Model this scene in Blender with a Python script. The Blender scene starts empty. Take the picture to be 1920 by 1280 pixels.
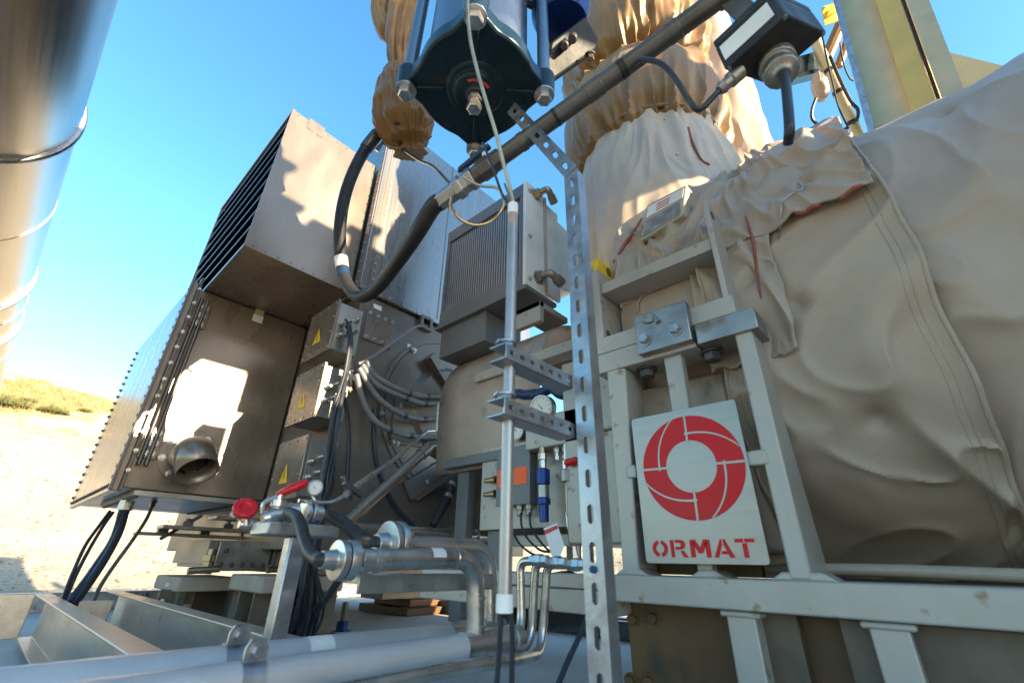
import bpy, bmesh, math, random
from mathutils import Vector, Matrix, noise
random.seed(7)
scene = bpy.context.scene
col = scene.collection
R_ = math.radians
# ------------------------------------------------------------------ camera, world, sun, exposure
CAM_F, YAW, PITCH, ROLL, H = 829.8, R_(42.643), R_(26.517), R_(1.095), 0.36
fw = Vector((math.cos(PITCH)*math.cos(YAW), math.cos(PITCH)*math.sin(YAW), math.sin(PITCH)))
r0 = Vector((math.sin(YAW), -math.cos(YAW), 0)); u0 = r0.cross(fw)
rt = r0*math.cos(ROLL) + u0*math.sin(ROLL); up = -r0*math.sin(ROLL) + u0*math.cos(ROLL)
CAM = Vector((0, 0, H))
cam = bpy.data.cameras.new('camera'); cam_o = bpy.data.objects.new('camera', cam); col.objects.link(cam_o)
cam.sensor_width = 36.0; cam.lens = 36.0*CAM_F/1920; cam.clip_start = 0.02; cam.clip_end = 3000
cam_o.matrix_world = Matrix(((rt.x, up.x, -fw.x, 0), (rt.y, up.y, -fw.y, 0), (rt.z, up.z, -fw.z, H), (0, 0, 0, 1)))
cam.dof.use_dof = True; cam.dof.focus_distance = 2.6; cam.dof.aperture_fstop = 4.0
scene.camera = cam_o
SUN_EL, SUN_ROT = R_(15), R_(171)          # direction to the sun = (sin rot, cos rot)
world = bpy.data.worlds.new('World'); scene.world = world; world.use_nodes = True
wn = world.node_tree; wn.nodes.clear()
sky = wn.nodes.new('ShaderNodeTexSky'); sky.sky_type = 'NISHITA'; sky.sun_disc = False
sky.sun_elevation = SUN_EL; sky.sun_rotation = SUN_ROT; sky.air_density = 1.0; sky.dust_density = 0.5; sky.ozone_density = 2.0
hs = wn.nodes.new('ShaderNodeHueSaturation'); hs.inputs['Saturation'].default_value = 1.22; hs.inputs['Hue'].default_value = 0.49
bg = wn.nodes.new('ShaderNodeBackground'); bg.inputs['Strength'].default_value = 0.15
wo = wn.nodes.new('ShaderNodeOutputWorld')
wn.links.new(sky.outputs[0], hs.inputs['Color']); wn.links.new(hs.outputs[0], bg.inputs['Color']); wn.links.new(bg.outputs[0], wo.inputs['Surface'])
sun = bpy.data.lights.new('sun', 'SUN'); sun.energy = 5.0; sun.angle = R_(0.5); sun.color = (1.0, 0.82, 0.55)
sun_o = bpy.data.objects.new('sun', sun); col.objects.link(sun_o)
sd = Vector((math.sin(SUN_ROT)*math.cos(SUN_EL), math.cos(SUN_ROT)*math.cos(SUN_EL), math.sin(SUN_EL)))
sun_o.rotation_euler = sd.to_track_quat('Z', 'Y').to_euler(); sun_o.location = sd*30
scene.view_settings.view_transform = 'Standard'; scene.view_settings.look = 'None'
scene.view_settings.exposure = 2.02; scene.view_settings.gamma = 1.0
# ------------------------------------------------------------------ survey helpers: a sight line of the photograph cut by a known plane
def sight(px, py): return fw + rt*((px-960)/CAM_F) - up*((py-640)/CAM_F)
def PX(px, py, X): d = sight(px, py); return CAM + d*(X/d.x)
def PY(px, py, Y): d = sight(px, py); return CAM + d*(Y/d.y)
def PZ(px, py, Z): d = sight(px, py); return CAM + d*((Z-H)/d.z)
def PD(px, py, D): d = sight(px, py); return CAM + d*(D/math.hypot(d.x, d.y))
V = lambda *a: Vector(a)
# ------------------------------------------------------------------ materials
DIM = {'beige_insulation_cloth': .62, 'pale_insulation_cloth': .8, 'brown_insulation_cloth': .8, 'cream_frame_paint': .85, 'machined_grey_steel': .9, 'concrete': .95, 'galvanised_steel': .95, 'beige_plastic': .8}
def mat(name, c, metallic=0.0, rough=0.5, c2=None, scale=6.0, stretch=(1, 1, 1), bump=0.0, bscale=40.0, rvar=0.1, detail=5.0, lo=0.35, hi=0.7, coat=0.0, sheen=0.0, spots=None):
    k_ = DIM.get(name, 1.0); c = tuple(x*k_ for x in c); c2 = tuple(x*k_ for x in c2) if c2 else None
    m = bpy.data.materials.new(name); m.use_nodes = True; t = m.node_tree; N = t.nodes; L = t.links
    b = N['Principled BSDF']
    tc = N.new('ShaderNodeTexCoord'); mp = N.new('ShaderNodeMapping'); mp.inputs['Scale'].default_value = stretch
    L.new(tc.outputs['Object'], mp.inputs['Vector'])
    nz = N.new('ShaderNodeTexNoise'); nz.inputs['Scale'].default_value = scale; nz.inputs['Detail'].default_value = detail; nz.inputs['Roughness'].default_value = 0.6
    L.new(mp.outputs[0], nz.inputs['Vector'])
    rp = N.new('ShaderNodeValToRGB'); e = rp.color_ramp.elements
    c2 = c2 or tuple(x*0.78 for x in c)
    e[0].position = lo; e[1].position = hi; e[0].color = (*c2, 1); e[1].color = (*c, 1)
    L.new(nz.outputs['Fac'], rp.inputs['Fac'])
    colo = rp.outputs['Color']
    if spots:
        sc, sn, lo2, hi2 = spots
        n2 = N.new('ShaderNodeTexNoise'); n2.inputs['Scale'].default_value = sn; n2.inputs['Detail'].default_value = 6; L.new(tc.outputs['Object'], n2.inputs['Vector'])
        r2 = N.new('ShaderNodeValToRGB'); r2.color_ramp.elements[0].position = lo2; r2.color_ramp.elements[1].position = hi2; L.new(n2.outputs['Fac'], r2.inputs['Fac'])
        mx = N.new('ShaderNodeMix'); mx.data_type = 'RGBA'; mx.inputs[7].default_value = (*sc, 1)
        L.new(r2.outputs['Color'], mx.inputs[0]); L.new(colo, mx.inputs[6]); colo = mx.outputs[2]
    L.new(colo, b.inputs['Base Color'])
    b.inputs['Specular IOR Level'].default_value = 0.5 if 'cloth' in name or metallic >= .3 else 0.28
    b.inputs['Metallic'].default_value = metallic
    mr = N.new('ShaderNodeMapRange'); mr.inputs['To Min'].default_value = max(0.03, rough-rvar); mr.inputs['To Max'].default_value = min(1, rough+rvar)
    mr.inputs['From Min'].default_value = 0.3; mr.inputs['From Max'].default_value = 0.7
    L.new(nz.outputs['Fac'], mr.inputs['Value']); L.new(mr.outputs[0], b.inputs['Roughness'])
    if coat: b.inputs['Coat Weight'].default_value = coat; b.inputs['Coat Roughness'].default_value = 0.15
    if sheen: b.inputs['Sheen Weight'].default_value = sheen; b.inputs['Sheen Roughness'].default_value = 0.4
    if 'cloth' in name and 'red' not in name:
        rn = N.new('ShaderNodeTexNoise'); rn.noise_type = 'RIDGED_MULTIFRACTAL'; rn.inputs['Scale'].default_value = 5.5; rn.inputs['Detail'].default_value = 3; rn.inputs['Distortion'].default_value = 1.2
        L.new(tc.outputs['Object'], rn.inputs['Vector']); b2 = N.new('ShaderNodeBump'); b2.inputs['Strength'].default_value = .30; b2.inputs['Distance'].default_value = .012; L.new(rn.outputs['Fac'], b2.inputs['Height'])
    if bump:
        n3 = N.new('ShaderNodeTexNoise'); n3.inputs['Scale'].default_value = bscale; n3.inputs['Detail'].default_value = 4; L.new(mp.outputs[0], n3.inputs['Vector'])
        bp = N.new('ShaderNodeBump'); bp.inputs['Strength'].default_value = bump; bp.inputs['Distance'].default_value = 0.01
        L.new(n3.outputs['Fac'], bp.inputs['Height']); L.new(bp.outputs[0], b.inputs['Normal'])
        if 'cloth' in name and 'red' not in name: L.new(b2.outputs[0], bp.inputs['Normal'])
    return m
M = {}
M['brown'] = mat('brown_metallic_paint', (.215, .172, .135), .42, .28, (.18, .142, .11), 3, (2, 2, .6), .03, 60, .06, coat=.25, spots=((.27, .215, .165), 2.6, .5, .85))
M['brownflat'] = mat('brown_paint', (.165, .136, .112), .35, .38, (.125, .102, .083), 4, (1, 1, 1), .04, 50)
M['duct'] = mat('grey_duct_metal', (.30, .285, .27), .8, .26, (.275, .262, .25), 2.5, (8, 8, .3), .012, 80, .05)
M['steel'] = mat('brushed_stainless', (.52, .495, .46), 1.0, .33, (.43, .41, .38), 3, (12, .2, 12), .02, 60, .05)
M['inox'] = mat('stainless_plate', (.36, .355, .34), .7, .38, (.29, .285, .275), 3, (1, 1, 8), .02, 60, .06)
M['galv'] = mat('galvanised_steel', (.43, .44, .455), .85, .36, (.29, .30, .315), 22, (1, 1, 1), .08, 60, .12)
M['pipe'] = mat('weathered_pipe_steel', (.56, .54, .51), .92, .30, (.40, .375, .34), 9, (1, 1, 1), .06, 80, .1, spots=((.22, .16, .12), 14, .58, .75))
M['pipegrey'] = mat('grey_galvanised_pipe', (.52, .52, .52), .3, .42, (.40, .405, .41), 7, (1, 1, 1), .06, 80, .1, spots=((.5, .5, .5), 30, .66, .75))
M['bolt'] = mat('zinc_bolt', (.60, .59, .56), .9, .32, (.42, .40, .38), 40)
M['darkbolt'] = mat('dark_bolt', (.10, .09, .085), .6, .4)
M['cream'] = mat('cream_frame_paint', (.47, .43, .375), .15, .38, (.385, .35, .30), 5, (1, 1, 1), .05, 30, .1, spots=((.24, .165, .10), 20, .63, .71))
M['machined'] = mat('machined_grey_steel', (.40, .40, .39), .85, .36, (.27, .26, .25), 8, (1, 1, 1), .05, 60, .1, spots=((.2, .13, .09), 12, .6, .75))
M['greydark'] = mat('dark_grey_paint', (.155, .155, .157), .1, .4, (.12, .12, .122), 6, (1, 1, 1), .04, 60)
M['fins'] = mat('grey_fins', (.27, .27, .275), .3, .42)
M['white'] = mat('white_paint', (.74, .74, .72), 0, .4, (.62, .61, .58), 6, (1, 1, 1), .02, 40)
M['fabric'] = mat('beige_insulation_cloth', (.60, .46, .34), 0, .36, (.51, .385, .28), 4, (1, 1, 1), .22, 300, .06, sheen=.1, spots=((.36, .27, .20), 5, .62, .85))
M['fabricpale'] = mat('pale_insulation_cloth', (.66, .52, .375), 0, .38, (.57, .435, .305), 5, (1, 1, 1), .22, 300, .06, sheen=.1)
M['fabricbrown'] = mat('brown_insulation_cloth', (.33, .17, .035), 0, .42, (.23, .11, .022), 6, (1, 1, 1), .22, 300, .06, sheen=.1)
M['signplate'] = mat('brushed_sign_plate', (.36, .335, .295), .6, .38, (.27, .25, .22), 3, (1, 1, 9), .03, 60, .08, spots=((.20, .18, .16), 5, .6, .85))
M['channel'] = mat('weathered_channel_steel', (.56, .49, .41), .6, .38, (.42, .36, .29), 7, (3, .6, 3), .06, 60, .08, spots=((.28, .21, .15), 18, .62, .74))
M['greyconduit'] = mat('grey_flexible_conduit', (.20, .20, .21), .1, .42, (.15, .15, .155), 12)
M['redtrim'] = mat('red_silicone_cloth', (.30, .07, .045), 0, .5, (.2, .05, .03), 12)
M['rubber'] = mat('black_rubber', (.018, .017, .017), 0, .42, (.028, .026, .024), 30, (1, 1, 1), .05, 120)
M['cable'] = mat('black_cable', (.022, .024, .03), 0, .35, (.03, .032, .04), 30)
M['teal'] = mat('dark_teal_enamel', (.016, .036, .05), .25, .26, (.011, .025, .035), 8, (1, 1, 1), .06, 30, .08, spots=((.075, .05, .035), 9, .6, .72))
M['cylgrey'] = mat('actuator_barrel', (.25, .27, .30), .9, .3, (.2, .215, .24), 3)
M['blackbox'] = mat('black_enclosure', (.016, .017, .02), 0, .5, (.032, .03, .03), 12, (1, 1, 1), .05, 60)
M['glandgrey'] = mat('grey_gland', (.33, .31, .28), .7, .42, (.22, .2, .18), 25)
M['condgrey'] = mat('dark_conduit', (.13, .12, .11), .55, .42, (.085, .078, .07), 14, (1, 1, 1), .06, 60)
M['concrete'] = mat('concrete', (.62, .615, .60), 0, .85, (.50, .495, .48), 2.2, (1, 1, 1), .25, 30, .1, spots=((.25, .245, .235), 1.3, .6, .8))
M['pedestal'] = mat('pedestal_concrete', (.38, .315, .25), 0, .8, (.26, .215, .17), 6, (1, 1, 1), .3, 30)
M['red'] = mat('red_grip', (.55, .015, .02), 0, .32, (.45, .012, .016), 10)
M['redpaint'] = mat('red_logo', (.50, .006, .008), 0, .45, (.45, .005, .007), 12)
M['yellow'] = mat('yellow_paint', (.72, .46, .02), 0, .42, (.6, .36, .02), 14, spots=((.3, .24, .12), 16, .62, .72))
M['orange'] = mat('orange_label', (.9, .13, .02), 0, .5, (.85, .11, .02), 8)
M['blue'] = mat('blue_enamel', (.01, .05, .24), .2, .3, (.008, .035, .17), 10)
M['bluehandle'] = mat('blue_grip', (.012, .04, .10), 0, .34)
M['nutblue'] = mat('blue_coated_nut', (.012, .045, .16), .2, .4, (.01, .03, .10), 20)
M['paper'] = mat('paper_label', (.72, .71, .68), 0, .6, (.62, .61, .58), 8)
M['brass'] = mat('tan_fitting', (.42, .33, .22), .9, .34, (.30, .22, .14), 30)
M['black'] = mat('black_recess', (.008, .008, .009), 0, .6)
M['navy'] = mat('navy_louvre', (.012, .016, .03), .2, .4)
M['plastic'] = mat('beige_plastic', (.50, .46, .36), 0, .4, (.45, .41, .32), 6)
M['screen'] = mat('grey_panel_print', (.25, .245, .24), 0, .35, (.17, .165, .16), 14, (1, 1, 1), 0, 10, .05, 3, .45, .55)
M['dial'] = mat('dial_face', (.70, .69, .65), 0, .35, (.62, .61, .57), 8)
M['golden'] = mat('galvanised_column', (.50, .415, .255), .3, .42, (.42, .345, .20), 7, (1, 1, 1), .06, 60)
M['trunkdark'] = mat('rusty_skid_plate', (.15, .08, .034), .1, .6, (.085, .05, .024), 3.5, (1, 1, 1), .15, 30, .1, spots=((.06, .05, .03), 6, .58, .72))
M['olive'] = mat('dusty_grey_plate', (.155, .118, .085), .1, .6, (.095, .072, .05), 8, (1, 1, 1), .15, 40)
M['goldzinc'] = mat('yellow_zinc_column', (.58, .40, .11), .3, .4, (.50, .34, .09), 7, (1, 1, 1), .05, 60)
M['wood'] = mat('tan_flange_paint', (.40, .315, .25), .15, .4, (.31, .24, .19), 6, (1, 1, 1), .1, 40, spots=((.16, .12, .09), 10, .6, .75))
# ------------------------------------------------------------------ mesh helpers
WL = {}
def wloc(o): return WL.get(o.name, Vector((0, 0, 0)))
def tag(o, label=None, cat=None, group=None, kind=None):
    if label: o['label'] = label
    if cat: o['category'] = cat
    if group: o['group'] = group
    if kind: o['kind'] = kind
    return o
def thing(name, label, cat, loc, group=None):
    o = bpy.data.objects.new(name, None); o.empty_display_size = .05; col.objects.link(o)
    o.location = loc; WL[o.name] = Vector(loc)
    return tag(o, label, cat, group)
def frames(pts, closed=False):
    n = len(pts); T = []
    for i in range(n):
        a = pts[max(0, i-1)]; b = pts[min(n-1, i+1)]
        T.append((b-a).normalized())
    ref = Vector((0, 0, 1)) if abs(T[0].z) < .9 else Vector((1, 0, 0))
    N = (ref - T[0]*ref.dot(T[0])).normalized(); out = []
    for i in range(n):
        if i:
            N = N - T[i]*N.dot(T[i])
            N = N.normalized() if N.length > 1e-6 else T[i].orthogonal().normalized()
        out.append((T[i], N, T[i].cross(N)))
    return out
def spline(pts, n=8):
    P = [Vector(p) for p in pts]; P = [P[0]*2-P[1]] + P + [P[-1]*2-P[-2]]; out = []
    for i in range(1, len(P)-2):
        for k in range(n):
            t = k/n; a, b, c, d = P[i-1], P[i], P[i+1], P[i+2]
            out.append(.5*((2*b)+(c-a)*t+(2*a-5*b+4*c-d)*t*t+(3*b-a-3*c+d)*t**3))
    out.append(P[-2]); return out
def fillet(pts, rad, n=7):
    P = [Vector(p) for p in pts]; out = [P[0]]
    for i in range(1, len(P)-1):
        a = (P[i-1]-P[i]); b = (P[i+1]-P[i]); r = min(rad, a.length*.48, b.length*.48)
        s = P[i]+a.normalized()*r; e = P[i]+b.normalized()*r
        for k in range(n+1):
            t = k/n; out.append(s*(1-t)**2 + P[i]*2*t*(1-t) + e*t*t)
    out.append(P[-1]); return out
class MB:
    def __init__(s): s.v = []; s.f = []
    def add(s, vs, fs):
        o = len(s.v); s.v += [Vector(x) for x in vs]; s.f += [tuple(i+o for i in f) for f in fs]; return s
    def box(s, a, b):
        x0, y0, z0 = (min(a[i], b[i]) for i in range(3)); x1, y1, z1 = (max(a[i], b[i]) for i in range(3))
        return s.hex8([(x0,y0,z0),(x1,y0,z0),(x1,y1,z0),(x0,y1,z0),(x0,y0,z1),(x1,y0,z1),(x1,y1,z1),(x0,y1,z1)])
    def hex8(s, p): return s.add(p, [(3,2,1,0),(4,5,6,7),(0,1,5,4),(1,2,6,5),(2,3,7,6),(3,0,4,7)])
    def obox(s, c, ax, ay, az):
        c, ax, ay, az = Vector(c), Vector(ax)*.5, Vector(ay)*.5, Vector(az)*.5
        return s.hex8([c-ax-ay-az, c+ax-ay-az, c+ax+ay-az, c-ax+ay-az, c-ax-ay+az, c+ax-ay+az, c+ax+ay+az, c-ax+ay+az])
    def prism(s, poly, vec):
        P = [Vector(p) for p in poly]; n = len(P); Q = [p+Vector(vec) for p in P]
        return s.add(P+Q, [tuple(range(n))[::-1], tuple(range(n, 2*n))] + [(i, (i+1)%n, n+(i+1)%n, n+i) for i in range(n)])
    def tube(s, pts, r, n=12, caps=True):
        P = [Vector(p) for p in pts]; rs = r if isinstance(r, (list, tuple)) else [r]*len(P)
        vs = []; fs = []
        for i, (T, A, B) in enumerate(frames(P)):
            for k in range(n):
                a = 2*math.pi*k/n; vs.append(P[i] + (A*math.cos(a)+B*math.sin(a))*rs[i])
        for i in range(len(P)-1):
            for k in range(n): fs.append((i*n+k, i*n+(k+1)%n, (i+1)*n+(k+1)%n, (i+1)*n+k))
        if caps: fs.append(tuple(range(n))[::-1]); fs.append(tuple(range((len(P)-1)*n, len(P)*n)))
        return s.add(vs, fs)
    def rev(s, o, d, prof, n=24):
        # prof: list of (distance along d, radius); capped
        o, d = Vector(o), Vector(d).normalized(); A = d.orthogonal().normalized(); B = d.cross(A); vs = []; fs = []
        for h, r in prof:
            for k in range(n):
                a = 2*math.pi*(k+.5)/n; vs.append(o + d*h + (A*math.cos(a)+B*math.sin(a))*max(r, 1e-5))
        m = len(prof)
        for i in range(m-1):
            for k in range(n): fs.append((i*n+k, i*n+(k+1)%n, (i+1)*n+(k+1)%n, (i+1)*n+k))
        fs.append(tuple(range(n))[::-1]); fs.append(tuple(range((m-1)*n, m*n)))
        return s.add(vs, fs)
    def cyl(s, a, b, r, n=20): a, b = Vector(a), Vector(b); return s.rev(a, b-a, [(0, r), ((b-a).length, r)], n)
    def bolt(s, o, d, r, washer=True):
        d = Vector(d).normalized(); o = Vector(o)
        if washer: s.rev(o, d, [(-.001, r*1.35), (r*.22, r*1.35)], 16)
        s.rev(o+d*(r*.2 if washer else -.001), d, [(0, r), (r*.9, r), (r*1.05, r*.85)], 6); return s
    def ball(s, c, r, n=12):
        return s.rev(Vector(c)-Vector((0,0,r)), (0,0,1), [(r-r*math.cos(math.pi*i/8), r*math.sin(math.pi*i/8)) for i in range(9)], n)
    def channel(s, a, b, wdir, ddir, w, d, t):
        """U channel from a to b: web w wide along wdir, flanges d deep along ddir (web on the a-b line)"""
        a, b, wd, dd = Vector(a), Vector(b), Vector(wdir).normalized(), Vector(ddir).normalized()
        pr = [-wd*w/2, wd*w/2, wd*w/2+dd*d, wd*(w/2-t)+dd*d, wd*(w/2-t)+dd*t, -wd*(w/2-t)+dd*t, -wd*(w/2-t)+dd*d, -wd*w/2+dd*d]
        return s.prism([a+p for p in pr], b-a)
    def ibeam(s, a, b, wdir, ddir, w, d, t):
        a, b, x, y = Vector(a), Vector(b), Vector(wdir).normalized(), Vector(ddir).normalized(); w /= 2; d /= 2; h = t/2
        pr = [(-w,-d),(w,-d),(w,-d+t),(h,-d+t),(h,d-t),(w,d-t),(w,d),(-w,d),(-w,d-t),(-h,d-t),(-h,-d+t),(-w,-d+t)]
        return s.prism([a+x*p+y*q for p, q in pr], b-a)
    def build(s, name, m, parent=None, bevel=0, ang=35, label=None, cat=None, group=None, kind=None, loc=None, sol=0, weld=False):
        me = bpy.data.meshes.new(name)
        base = wloc(parent) if parent is not None else None
        if parent is None:
            if loc is None:
                xs = [p.x for p in s.v]; ys = [p.y for p in s.v]; zs = [p.z for p in s.v]
                loc = Vector(((min(xs)+max(xs))/2, (min(ys)+max(ys))/2, min(zs)))
            base = Vector(loc)
        me.from_pydata([p-base for p in s.v], [], s.f); me.validate()
        bm = bmesh.new(); bm.from_mesh(me)
        if weld: bmesh.ops.remove_doubles(bm, verts=bm.verts, dist=2e-4)
        bmesh.ops.recalc_face_normals(bm, faces=bm.faces); bm.to_mesh(me); bm.free()
        me.polygons.foreach_set('use_smooth', [True]*len(me.polygons)); me.set_sharp_from_angle(angle=R_(ang))
        if not ang: me.polygons.foreach_set('use_smooth', [False]*len(me.polygons))
        o = bpy.data.objects.new(name, me); col.objects.link(o)
        if parent is not None: o.parent = parent
        else: o.location = base
        WL[o.name] = base
        if isinstance(m, (list, tuple)):
            for q in m: me.materials.append(M[q])
        else: me.materials.append(M[m])
        if sol:
            md = o.modifiers.new('thickness', 'SOLIDIFY'); md.thickness = sol; md.offset = -1
        if bevel:
            md = o.modifiers.new('bevel', 'BEVEL'); md.width = bevel; md.segments = 2; md.limit_method = 'ANGLE'; md.angle_limit = R_(40); md.harden_normals = False
        return tag(o, label, cat, group, kind)
def copy_tree(o, off=None, parent=None):
    c = o.copy(); col.objects.link(c); WL[c.name] = wloc(o)
    if parent is not None: c.parent = parent
    if off is not None: c.location = o.location + Vector(off)
    for ch in list(o.children): copy_tree(ch, None, c)
    return c
def slotted(mb, a, b, wdir, w, sl, sw, pitch, first=None):
    """flat strip with obround slots from a to b"""
    a, b, wd = Vector(a), Vector(b), Vector(wdir).normalized(); L = (b-a).length; d = (b-a)/L
    n = int(L/pitch); m0 = (L-n*pitch)/2
    if m0 > 1e-4:
        for s0, s1 in ((0, m0), (L-m0, L)):
            mb.add([a+d*s0-wd*w/2, a+d*s1-wd*w/2, a+d*s1+wd*w/2, a+d*s0+wd*w/2], [(0,1,2,3)])
    for i in range(n):
        c = a + d*(m0+pitch*(i+.5)); inn = []; out = []
        for k in range(20):
            t = 2*math.pi*(k+.5)/20; ct, st = math.cos(t), math.sin(t)
            x = (sl-sw)/2*(1 if ct > 0 else -1) + sw/2*ct; y = sw/2*st
            q = 1/max(abs(ct)/(pitch/2), abs(st)/(w/2)); X, Y = ct*q, st*q
            inn.append(c+d*x+wd*y); out.append(c+d*X+wd*Y)
        # pin the outer loop to the corners
        for sx in (1, -1):
            for sy in (1, -1):
                cor = c+d*sx*pitch/2+wd*sy*w/2; j = min(range(20), key=lambda q: (out[q]-cor).length); out[j] = cor
        mb.add(inn+out, [(k, (k+1)%20, 20+(k+1)%20, 20+k) for k in range(20)])
    return mb
def grid(fn, nu, nv, closed_u=False):
    mb = MB(); vs = [fn(i/nu, j/nv) for j in range(nv+1) for i in range(nu+(0 if closed_u else 1))]
    w = nu if closed_u else nu+1
    fs = [(j*w+i, j*w+(i+1)%w, (j+1)*w+(i+1)%w, (j+1)*w+i) for j in range(nv) for i in range(nu)]
    return mb.add(vs, fs)
def nz(p, f=1.0): return noise.noise(Vector(p)*f)
def rid(p): return (1.06-math.sqrt(noise.noise(Vector(p))**2+.0036))**4
def sm(a, b, x):
    t = max(0, min(1, (x-a)/(b-a))); return t*t*(3-2*t)

from mathutils.bvhtree import BVHTree
def bvh(*mbs):
    vs = []; fs = []
    for m in mbs:
        o = len(vs); vs += [tuple(v) for v in m.v]; fs += [tuple(i+o for i in f) for f in m.f]
    return BVHTree.FromPolygons(vs, fs)
def onto(tree, px, py, off=.003, fall=None):
    """where the sight line of a photograph pixel meets a surface, lifted slightly off it"""
    d = sight(px, py).normalized(); h = tree.ray_cast(CAM, d)
    if h[0] is None: return fall
    n = h[1] if h[1].dot(d) < 0 else -h[1]
    return h[0]+n*off
# ------------------------------------------------------------------ ground, embankment
def terrain_mats():
    m = mat('gravel_embankment', (.47, .40, .305), 0, .92, (.38, .315, .235), 1.2, (1, 1, 1), .5, 14, spots=((.16, .115, .07), 8, .62, .68)); t = m.node_tree; N, L = t.nodes, t.links
    tc = N.new('ShaderNodeTexCoord'); vo = N.new('ShaderNodeTexVoronoi'); vo.inputs['Scale'].default_value = 15; vo.inputs['Randomness'].default_value = 1
    L.new(tc.outputs['Object'], vo.inputs['Vector'])
    rp = N.new('ShaderNodeValToRGB'); rp.color_ramp.elements[0].position = .25; rp.color_ramp.elements[1].position = .6
    rp.color_ramp.elements[0].color = (1, 1, 1, 1); rp.color_ramp.elements[1].color = (.80, .78, .74, 1); L.new(vo.outputs['Distance'], rp.inputs['Fac'])
    b = N['Principled BSDF']; src = b.inputs['Base Color'].links[0].from_socket
    mx = N.new('ShaderNodeMix'); mx.data_type = 'RGBA'; mx.blend_type = 'MULTIPLY'; mx.inputs[0].default_value = 1; L.new(src, mx.inputs[6]); L.new(rp.outputs['Color'], mx.inputs[7]); L.new(mx.outputs[2], b.inputs['Base Color'])
    M['gravel'] = m
    M['sand'] = mat('desert_ground', (.33, .25, .165), 0, .95, (.26, .195, .125), .6, (1, 1, 1), .4, 6)
    M['dryhill'] = mat('dry_grass_hill', (.42, .345, .20), 0, .95, (.29, .225, .11), 1.6, (1, 1, 1), .6, 8, spots=((.46, .40, .31), .8, .45, .62))
terrain_mats()
g = MB(); g.add([(-900, -900, -.32), (900, -900, -.32), (900, 900, -.32), (-900, 900, -.32)], [(0, 1, 2, 3)]); g.build('ground', 'sand', kind='structure', label='pale desert ground around the plant', loc=V(0, 0, -.32))
g = MB(); g.box((-.6, -3, -.31), (9.5, 7.2, 0)); g.build('concrete_pad', 'concrete', kind='structure', label='blue grey concrete pad under the machine', bevel=.01)
def berm(az, d):
    p = V(math.cos(az)*d, math.sin(az)*d, 0)
    z = -.33 + 5.3*sm(14, 25.5, d)*(.96+.06*nz(p, .25)) + .10*nz(p, 1.1)*sm(13, 16, d) + .05*nz(p, 3.1)*sm(13, 15, d)
    return V(p.x, p.y, z - 3*sm(28, 34, d))
grid(lambda u, v: berm(R_(5+105*u), 12.5+18*v**1.1), 260, 70).build('gravel_embankment', 'gravel', kind='structure', label='steep sunlit gravel embankment behind the plant', loc=V(0, 0, 0))
def hill(az, d):
    p = V(math.cos(az)*d, math.sin(az)*d, 0); a = math.degrees(az)
    k = sm(55, 95, a)
    z = 3.6 + (5.4+1.3*k)*sm(25, 41, d) + .55*nz(p, .16) + .22*nz(p, .6) + .10*nz(p, 2)
    return V(p.x, p.y, z)
grid(lambda u, v: hill(R_(5+110*u), 26+40*v), 200, 60).build('hill', 'dryhill', kind='structure', label='dry grassy hilltop above the embankment', loc=V(0, 0, 0))
# ------------------------------------------------------------------ overhead pipe
op = thing('overhead_pipe', 'large shiny stainless clad pipe crossing overhead at upper left', 'pipe', (-.91, 1, 2.15))
OR, AZ = .45, 2.46
pn = sight(222, 0).cross(sight(10, 700)).normalized(); pn = pn if pn.x > 0 else -pn
pd = pn.cross(V(0, 0, 1)).normalized(); pd = pd if pd.y > 0 else -pd
lat = V(pn.x, pn.y, 0).normalized(); AC = CAM+V(0, 0, AZ-H); AC -= lat*((OR+(AC-CAM).dot(pn))/lat.dot(pn))
mb = MB(); mb.tube([AC+pd*t for t in (-1.5, 3, 8, 16)], OR, 72); mb.build('pipe_cladding', 'steel', op)
def along(py):
    best = min((abs(960*0+640-CAM_F*(AC+pn*OR+pd*t-CAM).dot(up)/(AC+pn*OR+pd*t-CAM).dot(fw)-py), t) for t in [i*.02 for i in range(-20, 700)] if (AC+pn*OR+pd*t-CAM).dot(fw) > .1); return best[1]
for py in (232, 522, 600):
    mb = MB(); mb.rev(AC+pd*(along(py)-.022), pd, [(0, OR-.005), (0, OR+.016), (.010, OR+.022), (.026, OR+.022), (.036, OR+.016), (.036, OR-.005)], 72); mb.build('band', 'galv', op)
for py in (385, 560, 640):
    mb = MB(); mb.rev(AC+pd*along(py), pd, [(0, OR-.002), (0, OR+.003), (.03, OR+.003), (.034, OR-.002)], 72); mb.build('lap_seam', 'steel', op)
# ------------------------------------------------------------------ generator
gx0, gx1, gy0, gy1, gz0, gz1 = 1.115, 2.70, 2.33, 5.0, .40, 1.885
gen = thing('generator', 'big brown generator body with bolted round end shield', 'generator', (1.9, 3.6, .4))
mb = MB(); mb.box((gx0, gy0, gz0), (gx1, gy1, gz1)); mb.build('housing', 'brownflat', gen, bevel=.008)
mb = MB(); mb.box((gx0-.004, gy0-.006, gz0+.01), (gx0+.03, gy0+.03, gz1-.002)); mb.build('corner_strip', 'brown', gen, bevel=.003)
GC = V(1.88, gy0, 1.27)
mb = MB(); mb.rev(GC, (0, -1, 0), [(-.01, .53), (.010, .53), (.010, .505), (.004, .504), (.004, .50), (.012, .498), (.012, .33), (.05, .29), (.07, .0)], 96); es = mb.build('end_shield', 'brownflat', gen)
for k in range(9):
    a = 2*math.pi*(k+.35)/9
    mb = MB(); mb.bolt(GC+V(math.cos(a)*.492, -.017, math.sin(a)*.492), (0, -1, 0), .015); mb.build('bolt', 'bolt', es)
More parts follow.
